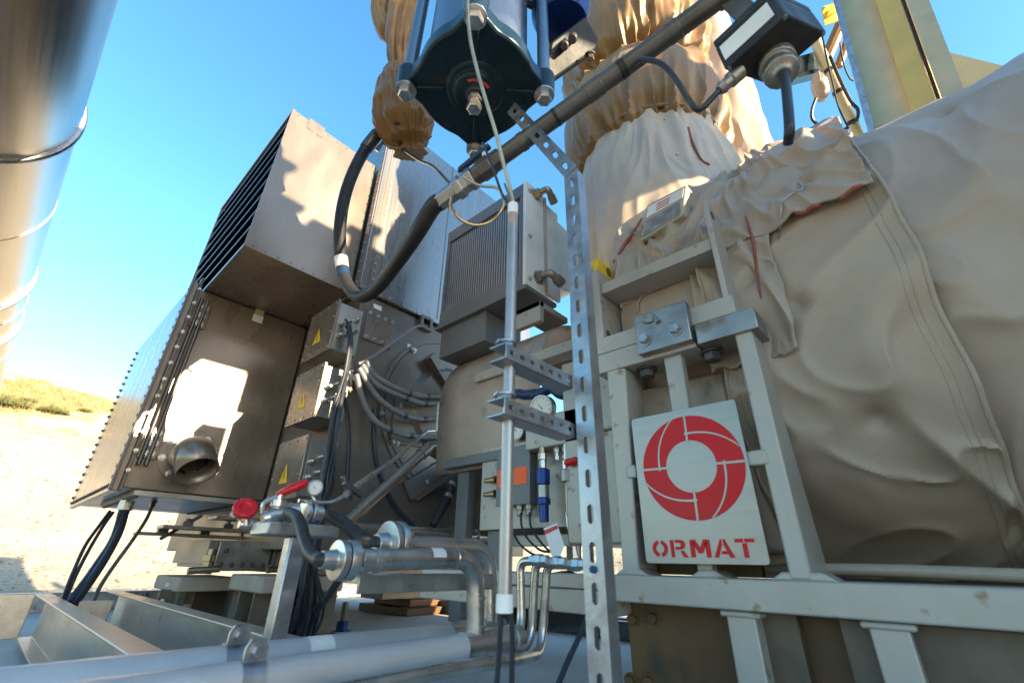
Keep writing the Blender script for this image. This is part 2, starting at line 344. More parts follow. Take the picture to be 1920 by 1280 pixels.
def rib(p0, p1, w, dep):
    a, b = PY(*p0, gy0-.02), PY(*p1, gy0-.02); d = (b-a).normalized(); n = V(-d.z, 0, d.x)
    mb = MB(); mb.prism([a+n*w, a-n*w, b-n*w, b+n*w], (0, -.012, 0)); mb.prism([a-n*w, a-n*(w-.012), b-n*(w-.012), b-n*w], (0, -dep, 0)); mb.build('shield_rib', 'brownflat', gen, bevel=.002)
rib((805, 668), (842, 730), .062, .075); rib((762, 922), (838, 874), .06, .075)
pl = [PY(*p, gy0-.008) for p in ((690, 580), (742, 602), (733, 651), (681, 634))]
x0, x1, z0, z1 = min(p.x for p in pl), max(p.x for p in pl), min(p.z for p in pl), max(p.z for p in pl)
mb = MB(); mb.box((x0, gy0-.010, z0), (x1, gy0+.004, z1)); ap = mb.build('access_plate', 'brown', gen, bevel=.002)
for i in range(4):
    for s in (z0+.02, z1-.02):
        mb = MB(); mb.bolt((x0+.022+(x1-x0-.044)*i/3, gy0-.010, s), (0, -1, 0), .0095); mb.build('bolt', 'bolt', ap)
a = PY(708, 576, gy0-.003); mb = MB(); mb.box((a.x-.03, gy0-.004, a.z-.015), (a.x+.03, gy0+.002, a.z+.015)); mb.build('label_plate', 'paper', gen)
a = PY(771, 650, gy0-.003); mb = MB(); mb.box((a.x-.03, gy0-.004, a.z-.013), (a.x+.03, gy0+.002, a.z+.013)); mb.build('label_plate', 'paper', gen)
pl = [PY(*p, gy0-.012) for p in ((740, 745), (832, 760), (824, 842), (730, 832))]
mb = MB(); mb.prism(pl, (0, -.012, 0)); mb.build('cover_plate', 'brownflat', gen, bevel=.002)
for p in ((750, 760), (785, 765), (745, 830), (790, 845), (818, 800), (716, 775)):
    mb = MB(); mb.bolt(PY(*p, gy0-.024), (0, -1, 0), .012); mb.build('bolt', 'bolt', gen)
a = PY(795, 608, gy0)
mb = MB(); mb.box((a.x-.05, gy0-.035, a.z-.05), (a.x+.05, gy0, a.z-.03)); mb.box((a.x-.05, gy0-.035, a.z+.03), (a.x+.05, gy0, a.z+.05)); mb.box((a.x-.05, gy0-.035, a.z-.03), (a.x-.03, gy0, a.z+.03)); mb.box((a.x+.03, gy0-.035, a.z-.03), (a.x+.05, gy0, a.z+.03)); mb.build('cable_clip_frame', 'brownflat', gen)
# ------------------------------------------------------------------ air duct on top
du = thing('air_duct', 'tall grey sheet metal air duct on top of the generator', 'duct', (1.9, 3, 1.89))
dx0, dy0, dz0, dz1 = 1.075, 2.31, 1.893, 3.47
mb = MB(); mb.box((dx0, dy0, dz0), (2.75, 4.6, dz1)); mb.build('duct_shell', 'duct', du, bevel=.006)
mb = MB(); mb.box((dx0+.045, dy0-.004, dz0), (dx0+.058, dy0, dz1-.3)); mb.box((dx0-.010, dy0+.002, dz0), (dx0-.002, dy0+.05, dz1)); sm_ = mb.build('seam_flange', 'brown', du)
for k in range(16):
    mb = MB(); mb.bolt((dx0-.010, dy0+.025, dz0+.05+k*.078), (-1, 0, 0), .007); mb.build('bolt', 'bolt', sm_)
    mb = MB(); mb.bolt((dx0+.08, dy0, dz0+.05+k*.06), (0, -1, 0), .006); mb.build('bolt', 'bolt', sm_)
# ------------------------------------------------------------------ air intake hood
hd = thing('intake_hood', 'brown air intake hood with dark slanted louvres on its side', 'hood', (.75, 3, 1.9))
hx0, hx1, hy0, hy1, hz0, hz1 = .43, 1.062, 2.40, 3.78, 1.886, 3.01
t = .012
mb = MB(); mb.box((hx0, hy0, hz0), (hx1, hy0+t, hz1)); mb.box((hx0, hy1-t, hz0), (hx1, hy1, hz1)); mb.box((hx0, hy0+t, hz0), (hx1, hy1-t, hz0+t)); mb.box((hx0, hy0+t, hz1-t), (hx1, hy1-t, hz1)); mb.box((hx1-t, hy0+t, hz0+t), (hx1, hy1-t, hz1-t))
mb.build('hood_shell', 'brown', hd, bevel=.002)
n = 9; lh = (hz1-hz0-.02)/n
for k in range(n):
    z = hz0+.012+lh*k
    mb = MB(); mb.prism([(hx0+.004, hy0+t, z+.008), (hx0+.004, hy0+t, z+.014), (hx0+.10, hy0+t, z+lh*.98), (hx0+.10, hy0+t, z+lh*.98-.006)], (0, hy1-hy0-2*t, 0))
    lv = mb.build('louvre', 'navy', hd)
    mb = MB(); mb.prism([(hx0+.000, hy0+t, z), (hx0+.006, hy0+t, z), (hx0+.006, hy0+t, z+.009), (hx0+.000, hy0+t, z+.009)], (0, hy1-hy0-2*t, 0)); mb.build('louvre_lip', 'duct', lv)
mb = MB(); mb.box((hx0+.12, hy0+t, hz0+t), (hx0+.125, hy1-t, hz1-t)); mb.build('backing', 'black', hd)
a = PY(597, 232, hy0)
mb = MB(); mb.box((a.x-.06, hy0-.004, hz1-.075), (a.x+.05, hy0, hz1+.02)); mb.build('lifting_lug', 'brown', hd, bevel=.001)
for x in (dx0+.62, dx0+1.2):
    mb = MB(); mb.box((x, dy0-.003, dz0), (x+.006, dy0, dz1)); mb.build('panel_joint', 'brown', du)
mb = MB(); mb.box((dx0, dy0-.012, dz0), (2.75, dy0-.0005, dz0+.035)); mb.build('base_flange', 'duct', du, bevel=.002)
for k in range(14):
    mb = MB(); mb.bolt((dx0+.1+k*.115, dy0-.012, dz0+.018), (0, -1, 0), .007); mb.build('bolt', 'bolt', du)
mb = MB(); mb.box((hx0-.002, hy0-.006, hz0), (hx0+.020, hy0-.0005, hz1)); mb.build('edge_angle', 'brown', hd)
for k in range(9):
    mb = MB(); mb.bolt((hx0+.04+k*.07, hy0, hz0+.02), (0, -1, 0), .0055, False); mb.build('rivet', 'brown', hd)
    mb = MB(); mb.bolt((hx0+.04+k*.07, hy0, hz1-.02), (0, -1, 0), .0055, False); mb.build('rivet', 'brown', hd)
# ------------------------------------------------------------------ terminal cabinet
bx0, bx1, by0, by1, bz0, bz1 = .365, 1.105, 3.08, 4.62, .672, 1.878
tb = thing('terminal_cabinet', 'large brown terminal cabinet with round pipe elbow on its front', 'cabinet', (.74, 3.8, .67))
mb = MB(); mb.box((bx0+.03, by0, bz0), (bx1, by1, bz1)); mb.build('cabinet_body', 'brown', tb, bevel=.006)
mb = MB(); mb.box((bx0, by0-.02, bz0-.02), (bx0+.026, by1+.01, bz1+.03)); dr = mb.build('side_door', 'brown', tb, bevel=.003)
mb = MB(); mb.box((bx0+.026, by0-.055, bz0-.02), (bx0+.040, by0-.001, bz1+.06)); mb.box((bx0-.014, by0-.05, bz0-.02), (bx0+.0, by0-.022, bz1+.05)); mb.build('door_flange', 'darkbolt', tb, bevel=.002)
for k in range(22):
    z = bz0+.05+k*(bz1-bz0-.06)/21
    for y in (by0+.03, by1-.03):
        mb = MB(); mb.bolt((bx0, y, z), (-1, 0, 0), .010); mb.build('bolt', 'darkbolt', dr)
for k in range(26):
    mb = MB(); mb.bolt((bx0, by0+.06+k*.057, bz0+.012), (-1, 0, 0), .008); mb.build('bolt', 'darkbolt', dr)
for k in range(12):
    mb = MB(); mb.bolt((bx0+.033, by0-.055, bz0+.08+k*.1), (0, -1, 0), .008); mb.build('bolt', 'bolt', tb)
for pz, lab in ((PY(368, 590, by0).z, 0), (PY(268, 828, by0).z, 1)):
    hg = MB(); hg.box((bx0+.05, by0-.016, pz-.085), (bx0+.135, by0, pz+.085)); h = hg.build('hinge_plate', 'brown', tb, bevel=.003)
    for dz in (-.055, 0, .055):
        mb = MB(); mb.bolt((bx0+.1, by0-.016, pz+dz), (0, -1, 0), .016); mb.build('bolt', 'bolt', h)
mb = MB(); zt, zb = PY(368, 590, by0).z+.10, PY(268, 828, by0).z-.12
for dx in (.068, .100):
    mb.cyl((bx0+dx, by0-.035, zb), (bx0+dx, by0-.035, zt), .010)
mb.build('hinge_rod', 'darkbolt', tb)
# bottom gland plates
mb = MB(); mb.box((bx0+.10, by0+.02, bz0-.03), (bx0+.62, by0+1.0, bz0-.002)); gp = mb.build('gland_plate', 'inox', tb, bevel=.002)
for k in range(18):
    for x in (bx0+.12, bx0+.60):
        mb = MB(); mb.bolt((x, by0+.05+k*.054, bz0-.03), (0, 0, -1), .009); mb.build('bolt', 'darkbolt', gp)
mb = MB(); mb.box((bx0+.63, by0+.002, bz0-.014), (bx1+.02, by0+1.3, bz0-.002)); mb.build('bottom_sheet', 'inox', tb, bevel=.002)
# tag bracket
a = PY(488, 582, by0); mb = MB(); mb.box((a.x-.028, by0-.006, a.z-.055), (a.x+.028, by0, a.z+.05)); mb.build('earth_tab', 'golden', tb, bevel=.002)
mb = MB(); mb.box((a.x-.034, by0-.012, a.z-.095), (a.x+.03, by0-.007, a.z-.045)); mb.build('tab_label', 'paper', tb)
# elbow
ec = PY(352, 855, by0)
el = MB(); el.rev(ec, (0, -1, 0), [(-.004, .145), (.022, .145), (.022, .10), (.022, .0)], 40); fl = el.build('elbow_flange', 'brown', tb, bevel=.002)
for k in range(8):
    a = 2*math.pi*(k+.3)/8; mb = MB(); mb.bolt(ec+V(math.cos(a)*.122, -.022, math.sin(a)*.122), (0, -1, 0), .013); mb.build('bolt', 'bolt', fl)
c1 = ec+V(0, -.10, 0)
path = [ec+V(0, -.01, 0), c1] + [c1+V(0, -.085*math.sin(t), -.085+.085*math.cos(t)) for t in (R_(10*i) for i in range(1, 6))] + [c1+V(.02, -.085*math.sin(R_(50))-.06, -.085+.085*math.cos(R_(50))-.075)]
el = MB(); el.tube(path, .098, 32, False); el.build('pipe_elbow', 'brown', tb, sol=.006)
# ------------------------------------------------------------------ junction boxes on the generator side
JL = [('shaded brown steel junction box under the hood, top one of three on the generator', 1.405, 1.73, 2.255, 2.60), ('brown steel junction box with its gland side in full sun, middle one of three', 1.015, 1.327, 2.255, 2.60), ('brown steel junction box behind the red handled valve, lowest of three', .62, .928, 2.255, 2.60)]
def warn_tri(mb, x, yc, zc, s): mb.prism([(x, yc+s*.5, zc-s*.45), (x, yc-s*.5, zc-s*.45), (x, yc, zc+s*.55)], (-.001, 0, 0))
for k, (lab, z0, z1, y0, y1) in enumerate(JL):
    jb = thing('junction_box', lab, 'junction box', (1.0, 2.43, z0), 'junction boxes on the generator side')
    mb = MB(); mb.box((.965, y0+.012, z0+.012), (1.113, y1-.012, z1-.012)); mb.build('box_body', 'inox', jb, bevel=.003)
    mb = MB(); mb.box((.945, y0, z0), (.963, y1, z1)); ld = mb.build('lid', 'brown', jb, bevel=.003)
    for i in range(4):
        for j in range(4):
            if i in (0, 3) or j in (0, 3):
                mb = MB(); mb.bolt((.945, y0+.02+(y1-y0-.04)*i/3, z0+.02+(z1-z0-.04)*j/3), (-1, 0, 0), .0065, False); mb.build('screw', 'bolt', ld)
    mb = MB(); warn_tri(mb, .944, (y0+y1)/2+.01, (z0+z1)/2-.03, .10); tr = mb.build('warning_triangle', 'yellow', ld)
    mb = MB(); c = V(.9425, (y0+y1)/2+.01, (z0+z1)/2-.03); mb.prism([c+V(0, 0, .03), c+V(0, .008, .002), c+V(0, .001, .004), c+V(0, .002, -.03), c+V(0, -.008, -.002), c+V(0, -.001, -.004)], (-.0008, 0, 0)); mb.build('flash_symbol', 'black', tr)
    for i in range(6):
        mb = MB(); p = V(.99+.045*(i % 3), y0+.012, z0+.10+.075*(i//3)+.03*(i % 3)); mb.rev(p, (0, -1, 0), [(-.002, .017), (.012, .017), (.012, .013), (.03, .013), (.034, .009), (.045, .007)], 12); mb.build('cable_gland', 'bolt', jb)
# ------------------------------------------------------------------ turbine, insulation
TX, TZ, TR = 2.2, 1.11, .85
def fold(p, k): return rid(V(p.x*k*.5, p.y*k, p.z*k*.45)) 
def cyl_skin(y0, y1, a0, a1, r, amp, seed, nu, nv, hem=0.0, wav=0.0, pins=()):
    def fn(u, v):
        a = R_(a0+(a1-a0)*v); y = y0+(y1-y0)*u
        p = V(TX-math.cos(a)*TR, y, TZ+math.sin(a)*TR)
        e = min(u, 1-u)*(y1-y0)
        q = p+V(seed, seed*.7, 0)
        w_ = q+V(nz(q, 2), nz(q+V(4, 4, 4), 2), nz(q+V(8, 1, 3), 2))*.22
        d = amp*(.9*nz(q, 2.6)+.75*(rid(V(w_.x*2, w_.y*3.0, w_.z*2.2))**1.5)+.32*(rid(V(w_.x*5, w_.y*6, w_.z*5)+V(3, 1, 2))**2)+.25*nz(q, 6))
        d += hem*math.exp(-(e/.02)**2)
        yy = y + wav*(nz(V(seed, 0, v*7), 1.0)+.5*nz(V(seed, 5, v*19), 1.0))*(1 if u > .5 else -1)*sm(.0, .3, abs(u-.5)*2)
        for (py, pa) in pins:
            dd = math.hypot(yy-py, R_(pa)*TR-a*TR); d -= .022*math.exp(-(dd/.03)**2)+.010*math.exp(-(dd/.09)**2)
        rr = r+d
        return V(TX-math.cos(a)*rr, yy, TZ+math.sin(a)*rr)
    return grid(fn, nu, nv)
tu = thing('turbine_casing', 'large round turbine casing wrapped in quilted beige insulation cloth', 'turbine', (TX, 0, .3))
MBS = {}
MBS['casing'] = cyl_skin(-1.7, -.09, -68, 150, .85, .026, 3, 320, 320, pins=((-.35, 33), (-.55, 8), (-.30, -22))); MBS['casing'].build('casing_blanket', 'fabric', tu)
MBS['flange'] = cyl_skin(-.14, .36, -68, 125, .872, .035, 11, 260, 440, .006, .018, pins=((.02, 17), (.13, -5), (.2, 36), (.05, -28), (.18, 12))); MBS['flange'].build('flange_blanket', 'fabric', tu, sol=.012)
fl_ = MBS['flange'].v; nu_ = 261
for i_ in (0, 260):
    mb = MB(); mb.tube([fl_[j*nu_+i_]+V(.002, 0, -.002) for j in range(0, 441, 3)], .006, 8); mb.build('edge_piping', 'fabric', tu)
for i_ in (16, 24, 238, 246):
    mb = MB(); mb.tube([fl_[j*nu_+i_]+V(-.0005, 0, .0005) for j in range(0, 441, 3)], .0011, 5); mb.build('seam_stitch', 'wood', tu)
mb = MB(); mb.tube([(TX-.82, y, .356+.003*math.sin(9*y)) for y in [-.95+.05*i for i in range(28)]], .013, 14); mb.build('hem_roll', 'fabric', tu)
mb = MB(); mb.rev((TX, .30, TZ), (0, 1, 0), [(0, .70), (0, .82), (.05, .82), (.05, .0)], 64); mb.build('casing_flange', 'machined', tu)
# ------------------------------------------------------------------ radiator
ra = thing('oil_cooler', 'dark grey finned oil cooler with pale end plate', 'oil cooler', (1.6, 1.65, 1.6))
rx, ry0, ry1, rz0, rz1 = 1.5, 1.285, 2.0, 1.672, 2.425
mb = MB(); mb.box((rx+.02, ry0+.02, rz0+.02), (rx+.15, ry1-.02, rz1-.02)); mb.build('core', 'black', ra)
mb = MB()
for k in range(33):
    y = ry0+.055+(ry1-ry0-.09)*k/32; mb.box((rx+.004, y-.0055, rz0+.10), (rx+.06, y+.0055, rz1-.095))
mb.build('fin_pack', 'fins', ra)
mb = MB(); mb.box((rx-.01, ry0, rz1-.095), (rx+.16, ry1, rz1)); mb.build('top_tank', 'greydark', ra, bevel=.004)
mb = MB(); mb.box((rx-.012, ry0+.02, rz0-.0), (rx+.16, ry1, rz0+.10)); mb.build('bottom_tank', 'greydark', ra, bevel=.004)
for y in (ry0+.02, ry1-.026):
    mb = MB(); mb.box((rx-.008, y, rz0+.10), (rx+.02, y+.026, rz1-.095)); mb.build('side_rail', 'greydark', ra, bevel=.002)
mb = MB(); mb.box((rx-.016, ry0-.006, rz0+.0), (rx+.155, ry0+.015, rz1+.004)); mb.box((rx+.165, ry0-.006, rz0+.04), (rx+.30, ry0+.015, rz1-.05)); mb.build('end_plate', 'white', ra, bevel=.003)
mb = MB(); mb.box((rx+.148, ry0-.02, rz0+.04), (rx+.165, ry0+.012, rz1-.02)); mb.build('joint_strip', 'plastic', ra, bevel=.002)
mb = MB(); mb.rev((rx+.33, ry0+.0, rz0+.40), (0, 1, 0), [(0, .25), (.3, .25)], 40); mb.build('fan_cowl', 'white', ra, bevel=.006)
for z in (rz0+.06, rz0+.35, rz1-.06):
    mb = MB(); mb.bolt((rx+.02, ry0-.006, z), (0, -1, 0), .011); mb.build('bolt', 'bolt', ra)
# drip channel and stand
mb = MB(); mb.box((rx-.03, ry0-.02, rz0-.028), (rx+.24, ry1+.015, rz0-.002)); mb.box((rx+.0, ry0+.3, rz0-.22), (rx+.30, ry1-.02, rz0-.03)); mb.build('mounting_tray', 'greydark', ra, bevel=.004)
def elbow_fit(par, p, d, e, r, mname):
    mb = MB(); p, d, e = Vector(p), Vector(d).normalized(), Vector(e).normalized()
    mb.rev(p, d, [(0, r*1.9), (.012, r*1.9), (.012, r*1.5), (.035, r*1.5)], 6); mb.tube(fillet([p+d*.03, p+d*.085, p+d*.085+e*.09], .04), r, 14); mb.rev(p+d*.085+e*.05, e, [(0, r*1.35), (.05, r*1.35)], 6)
    return mb.build('pipe_fitting', mname, par)
elbow_fit(ra, (rx+.075, ry0-.006, rz1-.05), (.2, -1, .15), (1, .2, -.5), .02, 'brass'); elbow_fit(ra, (rx+.09, ry0-.006, rz0+.10), (0, -1, 0), (1, -.1, -.35), .022, 'glandgrey')
mb = MB(); mb.box((rx+.05, ry0-.05, rz0-.115), (rx+.3, ry0+.12, rz0-.08)); mb.box((rx+.05, ry0-.05, rz0-.20), (rx+.085, ry0+.12, rz0-.08)); mb.build('stand_bracket', 'cream', ra, bevel=.004)
# ------------------------------------------------------------------ coupling guard
cg = thing('coupling_guard', 'pale brown curved sheet metal coupling guard beside the generator', 'guard', (1.9, 1.9, .9))
def gd(u, v):
    a = R_(-60+190*v); c = math.cos(a) if a > 0 else 1-.12*(1-math.cos(a)); return V(1.9-c*.38, 1.22+.74*u, 1.17+(math.sin(a) if a > 0 else a*1.0)*.38)
grid(gd, 4, 40).build('guard_sheet', 'wood', cg, sol=.004)
gz_ = PX(840, 862, 1.5).z; mb = MB(); mb.box((1.49, 1.20, gz_-.045), (1.55, PX(834, 865, 1.5).y, gz_)); mb.build('guard_frame', 'greydark', cg, bevel=.003)
# ------------------------------------------------------------------ skid frame, bearing frame
FX = 1.2
sk = thing('support_frame', 'cream painted welded support frame carrying the turbine', 'frame', (1.3, .4, 0))
mb = MB(); mb.box((FX, -1.2, .272), (FX+.13, .72, .336)); mb.box((FX+.002, .722, .296), (FX+.13, 1.56, .333)); mb.box((FX+.002, .722, .234), (FX+.13, 1.56, .294)); mb.build('base_beam', 'cream', sk, bevel=.004)
def post(tl, tr, bl, br, dep, X=FX, name='post'):
    q = [PX(*tl, X), PX(*tr, X), PX(*br, X), PX(*bl, X)]; mb = MB(); mb.prism(q, (dep, 0, 0)); return mb.build(name, 'cream', sk, bevel=.004)
zb = .336
post((1137, 690), (1172, 690), (1168, 1077), (1198, 1077), .11, FX+.004)
post((1240, 650), (1274, 645), (1309, 1080), (1338, 1081), .035, FX+.02)
tl, tr = PX(1378, 632, FX), PX(1412, 628, FX); bl, br = PX(1481, 1085, FX), PX(1524, 1086, FX)
tl.z = tr.z = .955; bl.z = br.z = .337
mb = MB(); mb.hex8([bl, bl+V(.19, 0, 0), br+V(.19, 0, 0), br, tl, tl+V(.085, 0, 0), tr+V(.085, 0, 0), tr]); mb.build('post', 'cream', sk, bevel=.005)
for p, w in (((1183, 1077), .035), ((1326, 1082), .03), ((1505, 1086), .05)):
    a = PX(*p, FX); mb = MB(); mb.prism([(FX+.001, a.y-w-.015, .335), (FX+.001, a.y+w+.015, .335), (FX+.001, a.y+w-.012, .352), (FX+.001, a.y-w+.012, .352)], (.09, 0, 0)); mb.build('weld_fillet', 'cream', sk, bevel=.005)
# legs under the beam
for (a, b, c, d) in (((1352, 1143), (1404, 1147), (1392, 1285), (1452, 1290)), ((1615, 1158), (1690, 1160), (1670, 1290), (1750, 1290))):
    q = [PX(*a, FX+.012), PX(*b, FX+.012), PX(*d, FX+.012), PX(*c, FX+.012)]; yl, yr = (q[0].y+q[3].y)/2, (q[1].y+q[2].y)/2
    mb = MB(); mb.box((FX+.012, yr, 0), (FX+.09, yl, .271)); mb.build('leg', 'cream', sk, bevel=.004)
    mb = MB(); mb.box((FX+.006, yr-.012, .258), (FX+.07, yl+.012, .2705)); mb.build('weld_fillet', 'cream', sk, bevel=.005)
# rails
a, b = PX(1122, 640, FX), PX(1396, 560, FX)
zr = PX(1128, 632, FX).z; zr2 = PX(1124, 664, FX).z; zr3 = PX(1126, 700, FX).z
yl = PX(1123, 650, FX).y + .02; yr = PX(1404, 590, FX).y
mb = MB(); mb.box((FX+.005, yr+.03, zr2+.001), (FX+.12, yl, zr)); mb.build('top_rail', 'cream', sk, bevel=.004)
mb = MB(); mb.box((FX, PX(1300, 620, FX).y, zr3), (FX+.12, yl, zr2-.002)); mb.build('lower_rail', 'cream', sk, bevel=.004)
p = [PX(1302, 608, FX-.012), PX(1427, 570, FX-.012), PX(1408, 620, FX-.012), PX(1306, 643, FX-.012)]
z0 = (p[2].z+p[3].z)/2; z1 = (p[0].z+p[1].z)/2
mb = MB(); mb.box((FX-.012, (p[1].y+p[2].y)/2, z0), (FX+.10, (p[0].y+p[3].y)/2, z1)); mb.build('sole_block', 'machined', sk, bevel=.003)
BZ = z0
# lugs
def lug(name, m, poly_top, y, w, x0, x1, z0, z1, hole, parent):
    pass
lx = FX+.01
ly = PX(1112, 600, lx).y; lt = abs(PX(1110, 560, lx).y-PX(1132, 560, lx).y)
zt = PX(1116, 486, lx).z; ch = .03
def lugplate(mb, y0, y1, x0, x1, z0, z1, ch): return mb.prism([(x0, y0, z0), (x1, y0, z0), (x1, y0, z1-ch), (x1-ch*.8, y0, z1), (x0+ch*.6, y0, z1), (x0, y0, z1-ch*.5)], (0, y1-y0, 0))
yA = PX(1128, 590, lx).y; yB = PX(1107, 590, lx).y
zt += .012; xL = PY(1158, 525, yA).x; mb = MB(); lugplate(mb, yA, yB, lx, xL, zr, zt-.062, 0); lg = mb.build('lifting_lug', 'cream', sk, bevel=.003)
mb = MB(); lugplate(mb, yA, yB, lx, xL, zt-.061, zt, .03); mb.build('painted_tip', 'yellow', lg, bevel=.003)
mb = MB(); mb.cyl((lx*.45+xL*.55, yA-.0015, zt-.032), (lx*.45+xL*.55, yA+.004, zt-.032), .019); mb.build('lug_hole', 'trunkdark', lg)
mb = MB(); mb.cyl((lx+.035, yA-.0015, zr+.03), (lx+.035, yA+.004, zr+.03), .014); mb.build('lug_hole', 'trunkdark', lg)
yC = PX(1360, 530, lx).y; yD = PX(1335, 470, lx).y; zt2 = PX(1326, 372, lx).z
mb = MB(); xR = max(lx+.07, PY(1378, 430, yC).x); lugplate(mb, yC, yD, lx, xR, zr, zt2, .02); lg = mb.build('lifting_lug', 'cream', sk, bevel=.003)
mb = MB(); mb.cyl((lx+.035, yC-.0015, zt2-.045), (lx+.035, yC+.004, zt2-.045), .016); mb.build('lug_hole', 'trunkdark', lg)
zc0, zc1 = PX(1142, 542, lx).z, PX(1142, 528, lx).z
mb = MB(); mb.box((lx+.01, yD+.001, zc0), (lx+.12, yA-.001, zc1+.012)); mb.build('cross_bar', 'cream', sk, bevel=.003)
mb = MB(); mb.box((lx+.121, yD+.02, zr), (lx+.13, yA-.02, zc0-.002)); mb.build('web_plate', 'wood', sk)
mb = MB(); mb.tube(spline([PX(*q, lx+.115) for q in ((1195, 585), (1200, 560), (1230, 535), (1290, 505), (1345, 498))], 6), .004, 8); mb.build('rim_bead', 'wood', sk)
# clamp block with bolts
cx = FX-.03
p = [PX(1188, 590, cx), PX(1281, 568, cx), PX(1300, 632, cx), PX(1196, 668, cx)]
y1, y0 = (p[0].y+p[3].y)/2, (p[1].y+p[2].y)/2; z1, z0 = (p[0].z+p[1].z)/2, (p[2].z+p[3].z)/2
cb = thing('clamp_block', 'grey steel clamp block with hex bolts on the frame rail', 'clamp', (cx+.04, (y0+y1)/2, z0))
mb = MB(); mb.box((cx, y0, z0), (FX+.004, y1, z1)); mb.build('block', 'machined', cb, bevel=.003)
for q in ((1210, 637), (1267, 618)):
    mb = MB(); mb.bolt(PX(*q, cx), (-1, 0, 0), .0165); mb.build('bolt', 'galv', cb)
mb = MB(); mb.bolt(PX(1216, 598, cx)+V(.012, 0, .0), (-.5, -.1, .7), .019); mb.cyl(PX(1225, 592, cx)+V(.006, 0, 0), PX(1236, 606, cx)+V(-.006, 0, 0), .008); mb.build('jack_bolt', 'galv', cb)
for q in ((1213, 697), (1336, 667)):
    c = PX(*q, FX+.06); c.z = zr3-.002 if q[0] < 1300 else BZ-.002
    mb = MB(); mb.bolt(c, (0, 0, -1), .024); mb.build('hold_down_bolt', 'darkbolt', sk)
# machined bearing body behind the posts
mb = MB(); mb.box((FX+.16, .37, .40), (FX+.5, .655, .90)); mb.build('bearing_body', 'wood', sk, bevel=.01)
mb = MB(); mb.box((FX+.505, .37, .33), (2.5, .655, 1.58)); mb.build('bearing_housing', 'wood', sk, bevel=.01)
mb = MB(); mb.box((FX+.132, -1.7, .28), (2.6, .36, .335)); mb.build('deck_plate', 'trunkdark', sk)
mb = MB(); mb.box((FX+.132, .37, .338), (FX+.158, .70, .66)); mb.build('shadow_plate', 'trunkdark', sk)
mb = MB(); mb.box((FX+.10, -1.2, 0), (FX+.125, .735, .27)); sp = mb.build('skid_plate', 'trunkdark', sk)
for q in ((1188, 1160), (1226, 1158), (1183, 1275), (1218, 1277)):
    mb = MB(); mb.bolt(PX(*q, FX+.1), (-1, 0, 0), .014); mb.build('bolt', 'trunkdark', sp)
mb = MB(); mb.box((FX+.06, .30, .0), (FX+.098, .45, .268)); mb.box((FX+.05, -.06, 0), (FX+.098, .22, .268)); mb.box((FX+.05, -.8, 0), (FX+.098, -.12, .268)); mb.build('stiffener', 'olive', sk, bevel=.002)
# ------------------------------------------------------------------ sign
SX = 1.19
sg = thing('logo_sign', 'brushed steel plate with red ring logo and ORMAT lettering', 'sign', (SX, .455, .365))
sy0, sy1, sz0, sz1 = .310, .605, .365, .748
def rrect(x, y0, y1, z0, z1, r, n=5):
    P = []
    for cy, cz, a0 in ((y1-r, z1-r, 0), (y0+r, z1-r, 90), (y0+r, z0+r, 180), (y1-r, z0+r, 270)):
        for i in range(n+1):
            a = R_(a0+90*i/n); P.append(V(x, cy+r*math.cos(a), cz+r*math.sin(a)))
    return P
mb = MB(); mb.prism(rrect(SX, sy0, sy1, sz0, sz1, .009), (.006, 0, 0)); mb.build('plate', 'signplate', sg)
LC = PX(1295, 873, SX); lo, li = .1335, .0665
mb = MB(); 
def S(ux, uz, dx=-.0006): return V(SX+dx, LC.y-ux, LC.z+uz)     # sign plane: ux to the reader's right
vs = []; n = 120
for k in range(n):
    a = 2*math.pi*k/n; vs += [S(li*math.cos(a), li*math.sin(a)), S(lo*math.cos(a), lo*math.sin(a))]
mb.add(vs, [(2*k, 2*k+1, (2*k+3) % (2*n), (2*k+2) % (2*n)) for k in range(n)]); ring = mb.build('ring_logo', 'redpaint', sg)
mb = MB(); gw = .0028
for q in range(4):
    a0 = R_(90*q+90-1.5)
    p, o = V(li*.9*math.cos(a0), li*.9*math.sin(a0), 0), V(lo*1.01*math.cos(a0), lo*1.01*math.sin(a0), 0); nn = V(-math.sin(a0), math.cos(a0), 0)*gw
    mb.add([S((p+nn).x, (p+nn).y, -.0012), S((p-nn).x, (p-nn).y, -.0012), S((o-nn).x, (o-nn).y, -.0012), S((o+nn).x, (o+nn).y, -.0012)], [(0, 1, 2, 3)])
    L = []
    for i in range(19):
        t = i/18; r = li*1.28+(lo*1.0-li*1.28)*t**1.9; a = a0 - R_(-4+78*t); L.append((r, a, gw*(1.0-.25*t)))
    vs = [];
    for r, a, g_ in L: vs += [S((r-g_)*math.cos(a), (r-g_)*math.sin(a), -.0015), S(min(lo*1.005, r+g_)*math.cos(a), min(lo*1.005, r+g_)*math.sin(a), -.0015)]
    mb.add(vs, [(2*i, 2*i+1, 2*i+3, 2*i+2) for i in range(18)])
mb.build('ring_gap', 'signplate', ring)
